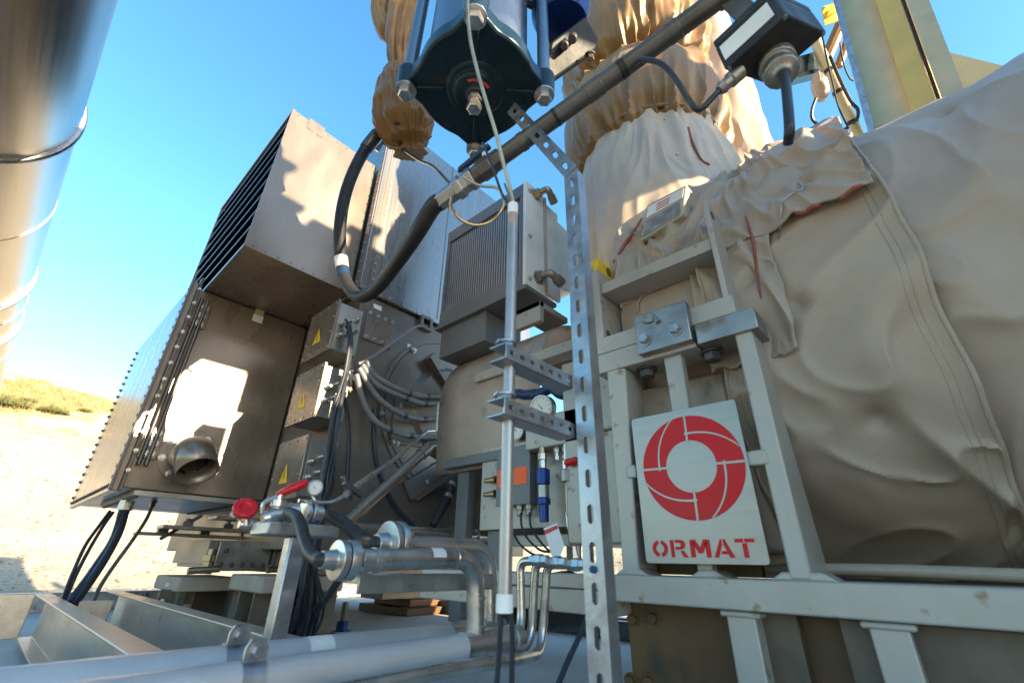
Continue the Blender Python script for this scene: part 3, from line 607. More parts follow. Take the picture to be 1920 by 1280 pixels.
# stencil lettering, one mesh
def letter_polys(ch):
    if ch == 'O':
        out = []
        for s in (-1, 1):
            P = []; Q = []
            for i in range(13):
                a = R_(-78+156*i/12); P.append((.5+s*(.04+.44*math.cos(a)) if False else .5+s*max(.05, .47*math.cos(a)), .5+.5*math.sin(a))); Q.append((.5+s*max(.05, .24*math.cos(a)), .5+.27*math.sin(a)))
            out.append(P+Q[::-1])
        return out
    if ch == 'R': return [[(.06, 0), (.26, 0), (.26, 1), (.06, 1)], [(.33, 1), (.66, 1), (.82, .93), (.88, .74), (.84, .56), (.70, .46), (.56, .43), (.33, .43), (.33, .60), (.56, .60), (.63, .66), (.63, .77), (.56, .82), (.33, .82)], [(.33, .37), (.56, .37), (.72, 0), (.98, 0), (.76, .38), (.70, .40), (.60, .36)]]
    if ch == 'M': return [[(.04, 0), (.26, 0), (.26, .78), (.04, 1)], [(.10, 1), (.32, 1), (.50, .56), (.68, 1), (.90, 1), (.60, .22), (.40, .22)], [(.74, 0), (.96, 0), (.96, 1), (.74, .78)]]
    if ch == 'A': return [[(.0, 0), (.23, 0), (.47, .70), (.47, 1), (.40, 1)], [(.53, 1), (.62, 1), (1.0, 0), (.76, 0), (.70, .18), (.36, .18), (.42, .36), (.64, .36), (.53, .68)]]
    if ch == 'T': return [[(.02, .80), (.44, .80), (.44, 1), (.02, 1)], [(.36, 0), (.60, 0), (.60, .76), (.36, .76)], [(.50, .80), (.98, .80), (.98, 1), (.50, 1)]]
lz0, lz1 = PX(1240, 1044, SX).z, PX(1228, 1012, SX).z
ly1, ly0 = PX(1223, 1028, SX).y, PX(1421, 1026, SX).y
lw = (ly1-ly0)
mb = MB(); x = 0; wd = {'O': .185, 'R': .20, 'M': .225, 'A': .20, 'T': .19}
for ch in 'ORMAT':
    w = wd[ch]*.94
    for P in letter_polys(ch):
        vs = [V(SX-.0007, ly1-(x+w*a)*lw, lz0+(lz1-lz0)*b) for a, b in P]; mb.add(vs, [tuple(range(len(vs)))])
    x += wd[ch]
lt_ = mb.build('lettering', 'redpaint', sg); 
for (p, w) in (((1418, 858), .05), ((1185, 884), .03)):
    a = PX(*p, SX+.012); mb = MB(); mb.box((SX+.007, a.y-w/2, a.z-.018), (FX+.03, a.y+w/2, a.z+.018)); mb.build('mounting_tab', 'cream', sg, bevel=.004)
def PW(px, py, d): return CAM + sight(px, py)*d
def depth(p): return (Vector(p)-CAM).dot(fw)
def run(pts): return [PW(*p) for p in pts]
def solo(name, mb, m, label, cat, group=None, bevel=0, **k): return mb.build(name, m, None, bevel, label=label, cat=cat, group=group, **k)
# ------------------------------------------------------------------ insulated inlet neck and elbow
NX, NY = 1.95, .70
def stack(prof, amp, seed, nu=360, nv=130, lean=(0, 0), vert=1.0, f=1.0, ties=()):
    zs = [p[0] for p in prof]
    def fn(u, v):
        z = zs[0]+(zs[-1]-zs[0])*v
        for i in range(len(prof)-1):
            if z <= prof[i+1][0]+1e-9: break
        t = (z-prof[i][0])/(prof[i+1][0]-prof[i][0]); t = t*t*(3-2*t); r = prof[i][1]*(1-t)+prof[i+1][1]*t; am = prof[i][2]*(1-t)+prof[i+1][2]*t
        a = 2*math.pi*u; d = V(math.cos(a), math.sin(a), 0)
        q = V(d.x*2.2, d.y*2.2, z*1.1*vert)*f+V(seed, seed*.3, 0)
        q2 = q+V(nz(q, 1.1), nz(q+V(5, 5, 5), 1.1), 0)*.5; r += amp*(.55*nz(q, 1.0)+.3*nz(q, 2.3)) + amp*am*(.75*rid(q2*1.25)+.30*rid(q2*2.6+V(7, 2, 1))+.10*nz(q, 7)-.3)
        for z0, G, kk in ties: r -= G*math.exp(-((z-z0)/.13)**2)*abs(math.sin(kk*a+2.2*nz(V(d.x*2, d.y*2, z*1.5), 1.2)))**.55
        cx, cy = NX+lean[0]*(z-zs[0]), NY+lean[1]*(z-zs[0])
        return V(cx+d.x*r, cy+d.y*r, z)
    return grid(fn, nu, nv, True)
ne = thing('inlet_neck', 'fat insulated turbine inlet pipe with brown gathered elbow cloth above pale cloth', 'insulated pipe', (NX, NY, 1.4))
MBS['pale_sleeve'] = stack([(1.30, .50, .3), (1.75, .50, .8), (2.2, .435, .9), (2.52, .40, .5), (2.62, .40, .2)], .036, 21, ties=((2.5, .013, 12),)); MBS['pale_sleeve'].build('pale_sleeve', 'fabricpale', ne)
stack([(2.43, .39, .3), (2.49, .435, 1.3), (2.60, .47, .9), (2.82, .485, .25), (3.02, .45, .25), (3.15, .355, .7)], .05, 4, vert=.6, f=1.25, ties=((2.50, .045, 11), (3.12, .05, 13))).build('brown_collar', 'fabricbrown', ne)
stack([(3.08, .34, .4), (3.14, .36, .8), (3.24, .43, 1.0), (3.5, .48, .7), (3.9, .46, .7), (4.3, .40, .7)], .06, 8, vert=1.0, f=1.25, ties=((3.14, .06, 13), (3.7, .03, 7))).build('upper_sleeve', 'fabricbrown', ne)
mb = MB(); mb.tube([V(NX+.40*math.cos(t), NY+.40*math.sin(t), 2.52+.01*math.sin(3*t)) for t in [2*math.pi*i/48 for i in range(49)]], .012, 8); mb.build('tie_cord', 'fabricbrown', ne)
mb = MB(); mb.tube([V(NX+.362*math.cos(t), NY+.362*math.sin(t), 3.12) for t in [2*math.pi*i/48 for i in range(49)]], .014, 8); mb.build('tie_cord', 'fabricbrown', ne)
nb_ = bvh(MBS['pale_sleeve'])
for q in ((1247, 224), (1270, 290)):
    p = onto(nb_, *q, .0); mb = MB(); mb.ball(p, .009); mb.build('stud', 'bolt', ne)
mb = MB(); mb.tube(spline([onto(nb_, x, y, .002, PW(x, y, 2.4)) for x, y in ((1290, 240), (1296, 262), (1306, 285), (1316, 302), (1330, 310))], 6), .006, 8); mb.build('red_trim', 'redtrim', ne)
# lagged vertical pipe in full sun behind
def col_skin(cx, cy, z0, z1, r, amp, seed, nu=60, nv=60):
    def fn(u, v):
        a = 2*math.pi*u; z = z0+(z1-z0)*v; q = V(math.cos(a), math.sin(a), z*1.5)+V(seed, 0, 0)
        rr = r+amp*(nz(q, 1.7)+.8*rid(q*2)); return V(cx+math.cos(a)*rr, cy+math.sin(a)*rr, z)
    return grid(fn, nu, nv, True)
c = PW(1374, 240, 3.1)
col_skin(c.x, c.y, 1.2, 4.3, .18, .02, 5).build('lagged_pipe', 'fabricpale', None, label='pale lagged vertical pipe in full sun behind the brown elbow', cat='insulated pipe')
# flange cover, skirt with red trim
vb = thing('valve_cover', 'loose folded beige insulation cover with red edged slits over the turbine flange', 'insulation cover', (TX, .2, 1.2))
def cloth(y0, y1, a0, a1, rf, amp, seed, nu, nv, pins=(), wav=.012, hem=.006):
    def fn(u, v):
        y = y0+(y1-y0)*u; a = R_(a0+(a1-a0)*v)
        y += wav*nz(V(seed, v*5, 1), 1.3)*(2*u-1); a += wav*1.6*(nz(V(u*6, seed, 3), 1.1)+.5*nz(V(u*15, seed, 3), 1.0))*(1-v)
        q = V(a*1.1, y*2.0, 0)*TR+V(seed, seed*.4, seed); w_ = q+V(nz(q, 3), nz(q+V(4, 4, 4), 3), 0)*.16
        d = amp*(.7*nz(q, 4)+1.0*rid(V(w_.x*3.2+w_.y*2.0, w_.y*3.4, seed))**1.3+.55*rid(V(w_.x*7-w_.y*3, w_.y*6.5, seed+4))**1.6+.06*nz(q, 22))
        for py, pa in pins:
            dd = math.hypot(y-py, (R_(pa)-a)*TR); d -= .030*math.exp(-(dd/.022)**2)+.020*math.exp(-(dd/.07)**2)
        e = min(v*(a1-a0)*.0105, min(u, 1-u)*(y1-y0)); d += hem*math.exp(-(e/.018)**2)
        r = rf(u, v)+d
        return V(TX-math.cos(a)*r, y, TZ+math.sin(a)*r)
    return grid(fn, nu, nv), fn
P1 = ((.0, 44), (.10, 26), (.20, 36), (.02, 20), (.27, 22), (.33, 50), (.15, 62), (.40, 70)); P2 = ((.24, 4), (.26, -8))
c1_, f1_ = cloth(-.125, .70, 12, 128, lambda u, v: TR+.034+.062*math.sin(min(1, v*1.15)*math.pi)*(1-.3*u), .034, 31, 230, 300, P1)
c2_, f2_ = cloth(.15, .40, -14, 22, lambda u, v: TR+.034, .012, 52, 100, 110, P2, .012)
c1_.build('cover_cloth', 'fabric', vb, sol=.008); c2_.build('curtain_flap', 'fabric', vb, sol=.006)
def skirt(u, v):
    a = R_(-20+150*v); y = .34+.62*u; r = .83-.12*u
    p = V(TX-math.cos(a)*r, y, TZ+.02+math.sin(a)*r); q = p+V(9, 0, 0); r += .03*(nz(q, 2.4)+.6*rid(q*3))
    return V(TX-math.cos(a)*r, y, TZ+.02+math.sin(a)*r)
sk_mb = grid(skirt, 80, 100); ks = sk_mb.build('neck_skirt', 'fabric', None, label='beige quilted skirt cloth under the inlet neck with a red slit', cat='insulation cover', loc=V(TX, .6, TZ))
TREE = bvh(c1_, c2_, sk_mb, MBS['pale_sleeve'], MBS['casing'], MBS['flange'])
def trim(pts, r, par, off=.002, name='red_edge', m='redtrim', taper=True):
    P = [onto(TREE, *p, off) for p in pts]; P = [p for p in P if p is not None]
    if len(P) < 3: return
    S_ = spline(P, 5); n = len(S_); mb = MB(); mb.tube(S_, [r*(.35+.65*math.sin(math.pi*min(1, max(0, i/(n-1))))**.5) if taper else r for i in range(n)], 8); mb.build(name, m, par)
for u0, u1 in ((.03, .10), (.15, .23)):
    mb = MB(); P = [f1_(u0+(u1-u0)*i/14, .0) for i in range(15)]; P = [V(p.x+.008, p.y, p.z-.002) for p in P]; mb.tube(P, [.003]+[.0075]*13+[.003], 8); mb.build('red_edge', 'redtrim', vb)
trim([(1398, 405), (1408, 440), (1416, 480), (1422, 520), (1428, 560)], .0045, vb)
trim([(1150, 492), (1160, 476), (1172, 458), (1186, 438), (1203, 410)], .008, ks)
for fn_c, ps, (A0, A1), (Y0, Y1) in ((f1_, P1, (12, 128), (-.125, .70)), (f2_, P2, (-14, 22), (.15, .40))):
    for py, pa in ps:
        p = fn_c((py-Y0)/(Y1-Y0), (pa-A0)/(A1-A0)); n2 = V(p.x-TX, 0, p.z-TZ).normalized(); mb = MB(); mb.rev(p-n2*.004, n2, [(0, .011), (.010, .011), (.014, .006)], 12); mb.build('stud', 'bolt', vb)
trim([(1500, 342), (1508, 352), (1498, 360), (1484, 366), (1470, 380), (1466, 405), (1464, 430), (1462, 448)], .0024, vb, .004, 'lacing_wire', 'bolt', False)
# ------------------------------------------------------------------ controller box on the blanket
tm = thing('controller_box', 'beige plastic controller box with printed panel tied to the insulation', 'controller', PX(1245, 430, 1.36))
q = [PX(1213, 384, 1.345), PX(1288, 345, 1.335), PX(1281, 402, 1.322), PX(1200, 452, 1.332)]
nrm = (q[1]-q[0]).cross(q[3]-q[0]).normalized()
if nrm.x > 0: nrm = -nrm
mb = MB(); mb.prism(q, -nrm*.05); mb.build('case', 'plastic', tm, bevel=.006)
def uv(a, b, h=.0): return q[0]*(1-a)*(1-b)+q[1]*a*(1-b)+q[2]*a*b+q[3]*(1-a)*b+nrm*h
mb = MB(); mb.prism([uv(.06, .5, .001), uv(.92, .5, .001), uv(.92, .95, .001), uv(.06, .95, .001)], nrm*.0015); mb.build('display_panel', 'screen', tm)
mb = MB(); mb.prism([uv(.06, .1, .001), uv(.94, .1, .001), uv(.94, .42, .001), uv(.06, .42, .001)], nrm*.0015); mb.build('printed_label', 'dial', tm)
for k in range(3):
    mb = MB(); mb.prism([uv(.3, .17+.08*k, .003), uv(.62, .17+.08*k, .003), uv(.62, .20+.08*k, .003), uv(.3, .20+.08*k, .003)], nrm*.0006); mb.build('red_line', 'red', tm)
mb = MB(); mb.prism([uv(.05, 1.03, -.015), uv(.3, 1.03, -.015), uv(.3, 1.04, -.035), uv(.05, 1.04, -.035)], V(0, 0, -.001)); mb.build('side_label', 'trunkdark', tm)
# ------------------------------------------------------------------ slotted strut
st = thing('slotted_strut', 'tall galvanised slotted channel strut cranked over at its top', 'strut', (.66, .42, 0))
sx, yA, yB = .66, .4435, .405; w = yA-yB; ym = (yA+yB)/2; zt = 1.205
mb = MB(); slotted(mb, (sx, ym, 0), (sx, ym, zt), (0, 1, 0), w, .030, .0115, .0565)
e = V(sx, .628, 1.628); ad = (e-V(sx, ym, zt)); al = ad.length; ad.normalize(); aw = V(0, ad.z, -ad.y)
slotted(mb, V(sx, ym, zt), e, aw, w, .030, .0115, al/7)
sf = mb.build('slotted_face', 'galv', st, sol=.0025, weld=True, ang=0)
for s in (-1, 1):
    mb = MB(); y = ym+s*w/2
    P = [V(sx, y, 0), V(sx, y, zt+s*.006), e+aw*(s*w/2)]
    for a, b in ((P[0], P[1]), (P[1], P[2])): mb.prism([a, b, b+V(.027, 0, 0), a+V(.027, 0, 0)], V(0, -s*.0025, 0) if a is P[0] else -aw*s*.0025)
    mb.build('side_flange', 'galv', st)
mb = MB(); mb.bolt(V(sx, ym, PX(1117, 1067, sx).z), (-1, 0, 0), .006); mb.build('bolt', 'nutblue', st)
# ------------------------------------------------------------------ conduit and short brackets
by = .452
for k, (l, r_) in enumerate((((948, 657), (1078, 718)), ((945, 760), (1081, 806)))):
    a = PY(*l, by); b = PY(*r_, by); b.z = a.z; z = a.z
    lab = 'short slotted channel bracket between strut and conduit, '+('upper one of the pair' if k == 0 else 'lower one of the pair')
    bt = thing('slotted_bracket', lab, 'bracket', a, 'short slotted brackets')
    mb = MB(); hgt = .026; slotted(mb, a, V(.662, by, z), (0, 0, 1), hgt, .0125, .0085, (.662-a.x)/7); mb.build('slotted_face', 'galv', bt, sol=.002, weld=True, ang=0)
    for s in (-1, 1):
        mb = MB(); mb.box((a.x-.003, by+.001, z+s*hgt/2-.001), (.662, by+.034, z+s*hgt/2+.001)); mb.build('flange', 'galv', bt)
    mb = MB(); mb.tube([V(a.x+.02+.016*math.cos(t), by+.018+.016*math.sin(t), z+hgt*.5+.012) for t in [2*math.pi*i/20 for i in range(21)]], .003, 6); mb.bolt((a.x+.002, by+.018, z+hgt/2+.012), (-1, 0, 0), .0032, False); mb.build('pipe_clip', 'galv', bt)
cx_, cy_ = PY(954, 760, by+.019).x, by+.019
zt_, zb_ = PD(965, 392, math.hypot(cx_, cy_)).z, PD(946, 1135, math.hypot(cx_, cy_)).z
cd = thing('vertical_conduit', 'slim shiny vertical conduit pipe with white end caps', 'conduit', (cx_, cy_, zb_))
mb = MB(); mb.cyl((cx_, cy_, zb_), (cx_, cy_, zt_), .0098); mb.build('conduit_tube', 'inox', cd)
mb = MB(); mb.rev((cx_, cy_, zb_-.008), (0, 0, 1), [(0, .0118), (.022, .0118), (.022, .0098)], 20); mb.build('end_cap', 'white', cd)
mb = MB(); mb.rev((cx_, cy_, zt_-.015), (0, 0, 1), [(0, .0108), (.026, .0108), (.03, .007)], 20); mb.build('end_cap', 'white', cd)
mb = MB(); mb.rev((cx_, cy_, zt_-.045), (0, 0, 1), [(0, .0100), (.03, .0103)], 20); mb.build('rust_stain_sleeve', 'wood', cd)
dc = depth((cx_, cy_, zb_)); dt = depth((cx_, cy_, zt_))
for k, pts in enumerate((((941, 1140), (938, 1180), (935, 1235), (930, 1300)), ((957, 1140), (960, 1180), (960, 1240), (959, 1300)))):
    mb = MB(); mb.tube(spline([PW(*p, dc-.004*i) for i, p in enumerate(pts)], 6), .0036, 8)
    solo('black_cable', mb, 'cable', ('left' if k == 0 else 'right')+' one of two black cables hanging from the vertical conduit', 'cable', 'cables below the conduit')
for pts, r, m, lab in ((((876, -20), (880, 60), (893, 125), (910, 185), (930, 250), (945, 310), (958, 360), (965, 395)), .0042, 'brass', 'long beige cable dropping past the actuator into the conduit top'),
                    (((905, 268), (912, 285), (922, 310), (938, 355), (945, 370), (962, 398)), .003, 'cable', 'thin dark cable from the actuator bolt to the conduit top'),
                    (((868, 332), (900, 348), (930, 352), (943, 370), (941, 392), (920, 415), (890, 422), (862, 410), (846, 388), (848, 368)), .0034, 'brass', 'coiled beige cable loop beside the conduit top'),
                    (((946, 345), (958, 375), (965, 395)), .003, 'brass', 'short beige cable end entering the conduit top')):
    mb = MB(); n = len(pts); mb.tube(spline([PW(*p, dt+(.10*(1-i/(n-1)) if i < n-1 else 0)) for i, p in enumerate(pts)], 7), r, 8); solo('thin_cable', mb, m, lab, 'cable')
# ------------------------------------------------------------------ diagonal conduit, ball valve, hose
A, B = PW(985, 262, 1.285), PW(1345, 0, 1.10)
dr = (B-A).normalized(); E0 = A-dr*.26
dp = thing('diagonal_pipe', 'dark steel pipe sloping up to the black switch box', 'pipe', A)
mb = MB(); mb.cyl(A-dr*.085, B+dr*.25, .0255, 24); mb.build('pipe_tube', 'condgrey', dp)
for s in (.10, .30, .31): 
    mb = MB(); mb.cyl(A+dr*s, A+dr*(s+.009), .0265, 24); mb.build('tape_band', 'rubber', dp)
for s, l in ((.20, .05), (-.02, .02), (.44, .03)):
    mb = MB(); mb.cyl(A+dr*s, A+dr*(s+l), .0275, 24); mb.build('collar', 'condgrey', dp, bevel=.003)
bv = thing('ball_valve', 'grey inline ball valve with blue lever at the hose end', 'valve', A-dr*.2)
P0 = A-dr*.085
mb = MB(); mb.rev(P0, -dr, [(0, .030), (.035, .031), (.037, .034), (.075, .034), (.08, .030), (.10, .028)], 8); mb.build('valve_body', 'condgrey', bv, bevel=.002)
mb = MB(); mb.rev(P0-dr*.1, -dr, [(0, .036), (.02, .036), (.022, .031), (.045, .031), (.045, .036), (.07, .036), (.072, .029), (.14, .029)], 6); mb.build('hose_coupling', 'galv', bv, bevel=.002)
n_ = (up-dr*up.dot(dr)).normalized()
hp = P0-dr*.03+n_*.045
mb = MB(); mb.cyl(P0-dr*.045+n_*.02, hp-dr*.01+n_*.006, .009); mb.build('valve_stem', 'galv', bv)
hd_ = (-dr+n_*-.05).normalized(); sdv = hd_.cross(n_).normalized()
mb = MB(); mb.prism([hp+hd_*-.015+sdv*.011, hp+hd_*-.015-sdv*.011, hp+hd_*.10-sdv*.011, hp+hd_*.112, hp+hd_*.10+sdv*.011], n_*.014); mb.build('lever', 'bluehandle', bv, bevel=.004)
he = P0-dr*.235; d0 = depth(he)
hpts = [he, he-dr*.03] + [PW(*p) for p in ((782, 436, d0+.06), (748, 486, d0+.20), (708, 538, d0+.38), (675, 556, d0+.46), (652, 535, d0+.52), (640, 490, d0+.57), (638, 420, d0+.64), (652, 350, d0+.72), (682, 285, d0+.80), (720, 236, d0+.86))]
hs_ = solo('thick_hose', MB(), 'rubber', 'thick black rubber hose looping down from the ball valve to the hanging bag', 'hose') if False else None
mb = MB(); sp_ = spline(hpts, 9); mb.tube(sp_, .0275, 20); ho = solo('thick_hose', mb, 'rubber', 'thick black rubber hose looping from the ball valve up to the hanging bag', 'hose')
k0 = min(range(len(sp_)), key=lambda i: (sp_[i]-hpts[7]).length)
mb = MB(); mb.tube(sp_[k0-5:k0-2], .0283, 20); mb.build('blue_band', 'bluehandle', ho)
mb = MB(); mb.tube(sp_[k0-2:k0+2], .0283, 20); mb.build('paper_band', 'paper', ho)
mb = MB(); mb.tube(sp_[-9:-3], .031, 20); mb.build('end_ferrule', 'condgrey', ho)
# ------------------------------------------------------------------ tan bags around the actuator line
bd = d0+.84
def bag(pts, rads, amp, seed, n=40, ns=8):
    P = spline(pts, ns); m = len(P); mb = MB(); vs = []
    for i, (T, A_, B_) in enumerate(frames(P)):
        t = i/(m-1)*(len(rads)-1); j = min(int(t), len(rads)-2); f = t-j; f = f*f*(3-2*f); r = rads[j]*(1-f)+rads[j+1]*f
        for k in range(n):
            a = 2*math.pi*k/n; dv = A_*math.cos(a)+B_*math.sin(a); q = V(math.cos(a)*1.6, math.sin(a)*1.6, i/m*1.4+seed)
            t_ = i/(m-1); w_ = a+.55*nz(q, 1.3)+t_*.4; rr = r*(1+amp*.9*nz(q, 1.4)-(.05+.26*sm(.25, .95, t_))*abs(math.sin(w_*4.5))**.5*(.7+.5*nz(V(a, seed, 1), 1))+.09*rid(q*3)); vs.append(P[i]+dv*rr)
    fs = [(i*n+k, i*n+(k+1) % n, (i+1)*n+(k+1) % n, (i+1)*n+k) for i in range(m-1) for k in range(n)]
    return mb.add(vs, fs+[tuple(range(n))[::-1], tuple(range((m-1)*n, m*n))])
k_ = bd/830
bg_ = thing('hanging_bag', 'brown insulation bag gathered at its bottom beside the actuator', 'insulation bag', PW(760, 280, bd))
bag([PW(x, y, bd) for x, y in ((748, 130), (752, 160), (757, 200), (760, 236), (765, 262), (768, 276), (770, 290))], [26*k_, 41*k_, 51*k_, 54*k_, 47*k_, 24*k_, 33*k_], .16, 3, 110, 12).build('bag_cloth', 'fabricbrown', bg_)
mb = MB(); p = PW(744, 232, bd-.16); mb.obox(p, rt*.026, up*.014, fw*.004); mb.build('black_patch', 'rubber', bg_)
mb = MB(); mb.tube(run([(752, 264, bd-.05), (752, 276, bd-.06), (757, 282, bd-.06)]), .014, 10); mb.build('strap_buckle', 'rubber', bg_)
ta = thing('branch_bag', 'brown insulated pipe branches above the hanging bag', 'insulation bag', PW(745, 130, bd))
bag([PW(x, y, bd+.05) for x, y in ((775, -60), (764, 0), (752, 50), (747, 95), (750, 138))], [30*k_, 28*k_, 27*k_, 24*k_, 20*k_], .16, 9, 44).build('main_sleeve', 'fabricbrown', ta)
bag([PW(x, y, bd+.12) for x, y in ((716, -50), (714, 0), (714, 30), (722, 55), (736, 78))], [18*k_, 17*k_, 18*k_, 20*k_, 12*k_], .2, 15, 40).build('branch_sleeve', 'fabricbrown', ta)
mb = MB(); mb.tube(spline(run([(756, 280, bd-.06), (785, 300, bd-.2), (812, 312, bd-.4), (830, 330, bd-.55), (846, 348, d0+.05)]), 8), .0065, 8); solo('black_cable', mb, 'cable', 'black cable from the hanging bag down to the ball valve', 'cable')
mb = MB(); mb.tube(run([(712, 275, bd), (706, 283, bd)]), .010, 8); mb.tube(run([(722, 262, bd), (712, 275, bd)]), .008, 8); solo('cable_stub', mb, 'brass', 'short tan capped cable stub below the hose end', 'cable')
# ------------------------------------------------------------------ valve actuator
az0 = 1.7; ax0, ax1, ay0, ay1 = .425, .726, .55, .866; acx, acy = (ax0+ax1)/2, (ay0+ay1)/2
ac = thing('valve_actuator', 'dark teal valve actuator with four tie rods seen from below', 'actuator', (acx, acy, az0))
hx, hy = (ax1-ax0)/2, (ay1-ay0)/2; P = []
for k in range(72):
    a = 2*math.pi*k/72; c, s = math.cos(a), math.sin(a); m = max(abs(c), abs(s)); sq = 1/m      # square radius in unit cell
    dia = abs(abs(c)-abs(s)); r = min(max(sq, 1.09), 1.30)
    P.append(V(acx+hx*c*r*1.10, acy+hy*s*r*1.10, az0))
mb = MB(); mb.prism(P, (0, 0, .065)); pt_ = mb.build('end_plate', 'teal', ac, bevel=.008)
mb = MB(); mb.rev((acx, acy, az0+.001), (0, 0, -1), [(0, .095), (.006, .088), (.008, .072), (.022, .068), (.026, .062), (.026, .03), (.034, .026)], 48); mb.build('hub', 'teal', ac, bevel=.002)
for sx_ in (-1, 1):
    for sy_ in (-1, 1):
        c = V(acx+sx_*hx, acy+sy_*hy, az0)
        mb = MB(); mb.rev(c+V(0, 0, -.012), (0, 0, 1), [(0, .032), (.085, .036)], 20); mb.build('corner_boss', 'teal', ac, bevel=.003)
        mb = MB(); mb.bolt(c+V(0, 0, -.012), (0, 0, -1), .024); mb.build('tie_bolt', 'bolt', ac)
        mb = MB(); mb.cyl(c+V(0, 0, .04), c+V(0, 0, .9), .021); mb.build('tie_rod', 'cylgrey', ac)
        dv = V(-sx_*hx, -sy_*hy, 0); mb = MB(); a = c+dv*.15+V(0, 0, -.012); b = c+dv*.55+V(0, 0, -.003); n2 = V(dv.y, -dv.x, 0).normalized()*.010
        mb.prism([a+n2, a-n2, b-n2*.8, b+n2*.8], (0, 0, .014)); mb.build('plate_rib', 'teal', ac, bevel=.003)
mb = MB(); mb.cyl((acx, acy, az0-.03), (acx, acy, az0-.085), .0135); mb.rev((acx, acy, az0-.035), (0, 0, -1), [(0, .022), (.016, .022)], 6); mb.bolt((acx, acy, az0-.072), (0, 0, -1), .0235, False); mb.build('stop_bolt', 'bolt', ac)
mb = MB()
for k in range(14):
    a0 = R_(200+k*6); a1 = a0+R_(3.5); mb.prism([V(acx+r*math.cos(a), acy+r*math.sin(a), az0-.0265) for r, a in ((.046, a0), (.054, a0), (.054, a1), (.046, a1))], (0, 0, -.0008))
mb.build('warning_ring_print', 'orange', ac)
mb = MB(); mb.cyl((acx, acy, az0+.064), (acx, acy, az0+.9), .163, 64); mb.build('barrel', 'cylgrey', ac)
# limit switch unit
lsd = 1.62
ls = thing('limit_switch', 'blue and black limit switch unit behind the actuator', 'switch unit', PW(1075, 60, lsd))
q = run([(1024, 128, lsd), (1040, 62, lsd), (1094, 30, lsd+.06), (1122, 72, lsd+.06)])
mb = MB(); mb.prism([PW(1022, 135, lsd), PW(1034, 78, lsd), PW(1098, 30, lsd+.06), PW(1122, 72, lsd+.08), PW(1118, 92, lsd+.08), PW(1036, 150, lsd)], up*.06+fw*.14); mb.build('black_cover', 'blackbox', ls, bevel=.008)
mb = MB(); mb.rev(PW(1052, 40, lsd+.12), (up*1.0+fw*.3), [(-.02, .10), (.03, .115), (.14, .115), (.16, .09), (.3, .09)], 32); mb.build('blue_housing', 'blue', ls)
for a in ((1058, 85), (1074, 72)):
    mb = MB(); mb.rev(PW(*a, lsd), (PW(a[0], a[1], 1)-PW(a[0]+3, a[1]-20, 1.2)), [(-.03, .017), (.02, .017), (.024, .012)], 14); mb.build('knob', 'darkbolt', ls)
a = PW(1052, 40, lsd+.2); mb = MB(); mb.obox((a+V(acx, acy, a.z))*.5, a-V(acx, acy, a.z), V(0, 0, .04), (a-V(acx, acy, a.z)).cross(V(0, 0, 1)).normalized()*.012); mb.build('support_arm', 'darkbolt', ls)
mb = MB(); mb.bolt(PW(1106, 105, lsd+.04), (-up*.8-fw*.3), .016); mb.build('bolt', 'brass', ls)
# ------------------------------------------------------------------ black switch box
sb = thing('switch_box', 'scuffed black switch box with cable glands and a blank label strip', 'switch box', PW(1440, 120, 1.0))
qE, qB, qD = PW(1474, 26, .90), PW(1358, 132, .97), PW(1552, 62, .965); q = [qB, qB+qD-qE, qD, qE]
vec = PW(1335, 80, 1.03)-qB
mb = MB(); mb.prism(q, vec*.78); mb.build('enclosure', 'blackbox', sb, bevel=.005)
mb = MB(); mb.prism([p+vec*.785 for p in q], vec*.23); cv_ = mb.build('enclosure_cover', 'blackbox', sb, bevel=.005)
for i in range(4):
    p_ = q[i]*.9+(q[0]+q[1]+q[2]+q[3])*.025; mb = MB(); mb.cyl(p_-vec*.006, p_+vec*.02, .005, 10); mb.build('screw', 'bolt', sb)
bc_ = (q[0]+q[1]+q[2]+q[3])*.25+vec*.8; bp_ = A+dr*((bc_-A).dot(dr)); mb = MB(); mb.obox((bc_+bp_)*.5, (bc_-bp_), dr*.05, (bc_-bp_).cross(dr).normalized()*.006); mb.cyl(bp_-dr*.02, bp_+dr*.02, .030, 24); mb.build('mounting_arm', 'condgrey', sb, bevel=.001)
e1 = q[0]*.93+q[3]*.07; e2 = q[0]*.12+q[3]*.88; fn_ = (q[3]-q[0]).cross(vec).normalized(); fn_ = fn_ if fn_.dot(q[0]-CAM) < 0 else -fn_
mb = MB(); mb.prism([e1+vec*.2+fn_*.001, e2+vec*.2+fn_*.001, e2+vec*.66+fn_*.001, e1+vec*.66+fn_*.001], fn_*.0015); mb.build('label_strip', 'paper', sb)
bn = (q[1]-q[0]).cross(q[3]-q[0]).normalized(); bn = bn if bn.dot(vec) < 0 else -bn
g0 = q[0]*.22+q[1]*.40+q[2]*.26+q[3]*.12; gd_ = (PW(1474, 190, .84)-PW(1447, 132, .945)).normalized()
mb = MB(); mb.rev(g0, gd_, [(-.01, .038), (.036, .038), (.038, .030), (.05, .030), (.052, .034), (.076, .034), (.08, .024), (.092, .016)], 14); mb.build('cable_gland', 'glandgrey', sb, bevel=.002)
g1 = q[0]*.72+q[1]*.28; gd1 = (PW(1322, 200, .97)-PW(1372, 155, .97)).normalized()
mb = MB(); mb.rev(g1-gd1*.01, gd1, [(0, .018), (.03, .018), (.032, .014), (.05, .014), (.052, .016), (.064, .010)], 12); mb.build('cable_gland', 'glandgrey', sb, bevel=.001)
mb = MB(); mb.tube(spline([g0+gd_*.07, g0+gd_*.12, PW(1480, 235, .84), PW(1478, 268, .86)], 6), .0095, 12); solo('gland_cable', mb, 'cable', 'stiff black cable hanging cut off from the big gland', 'cable')
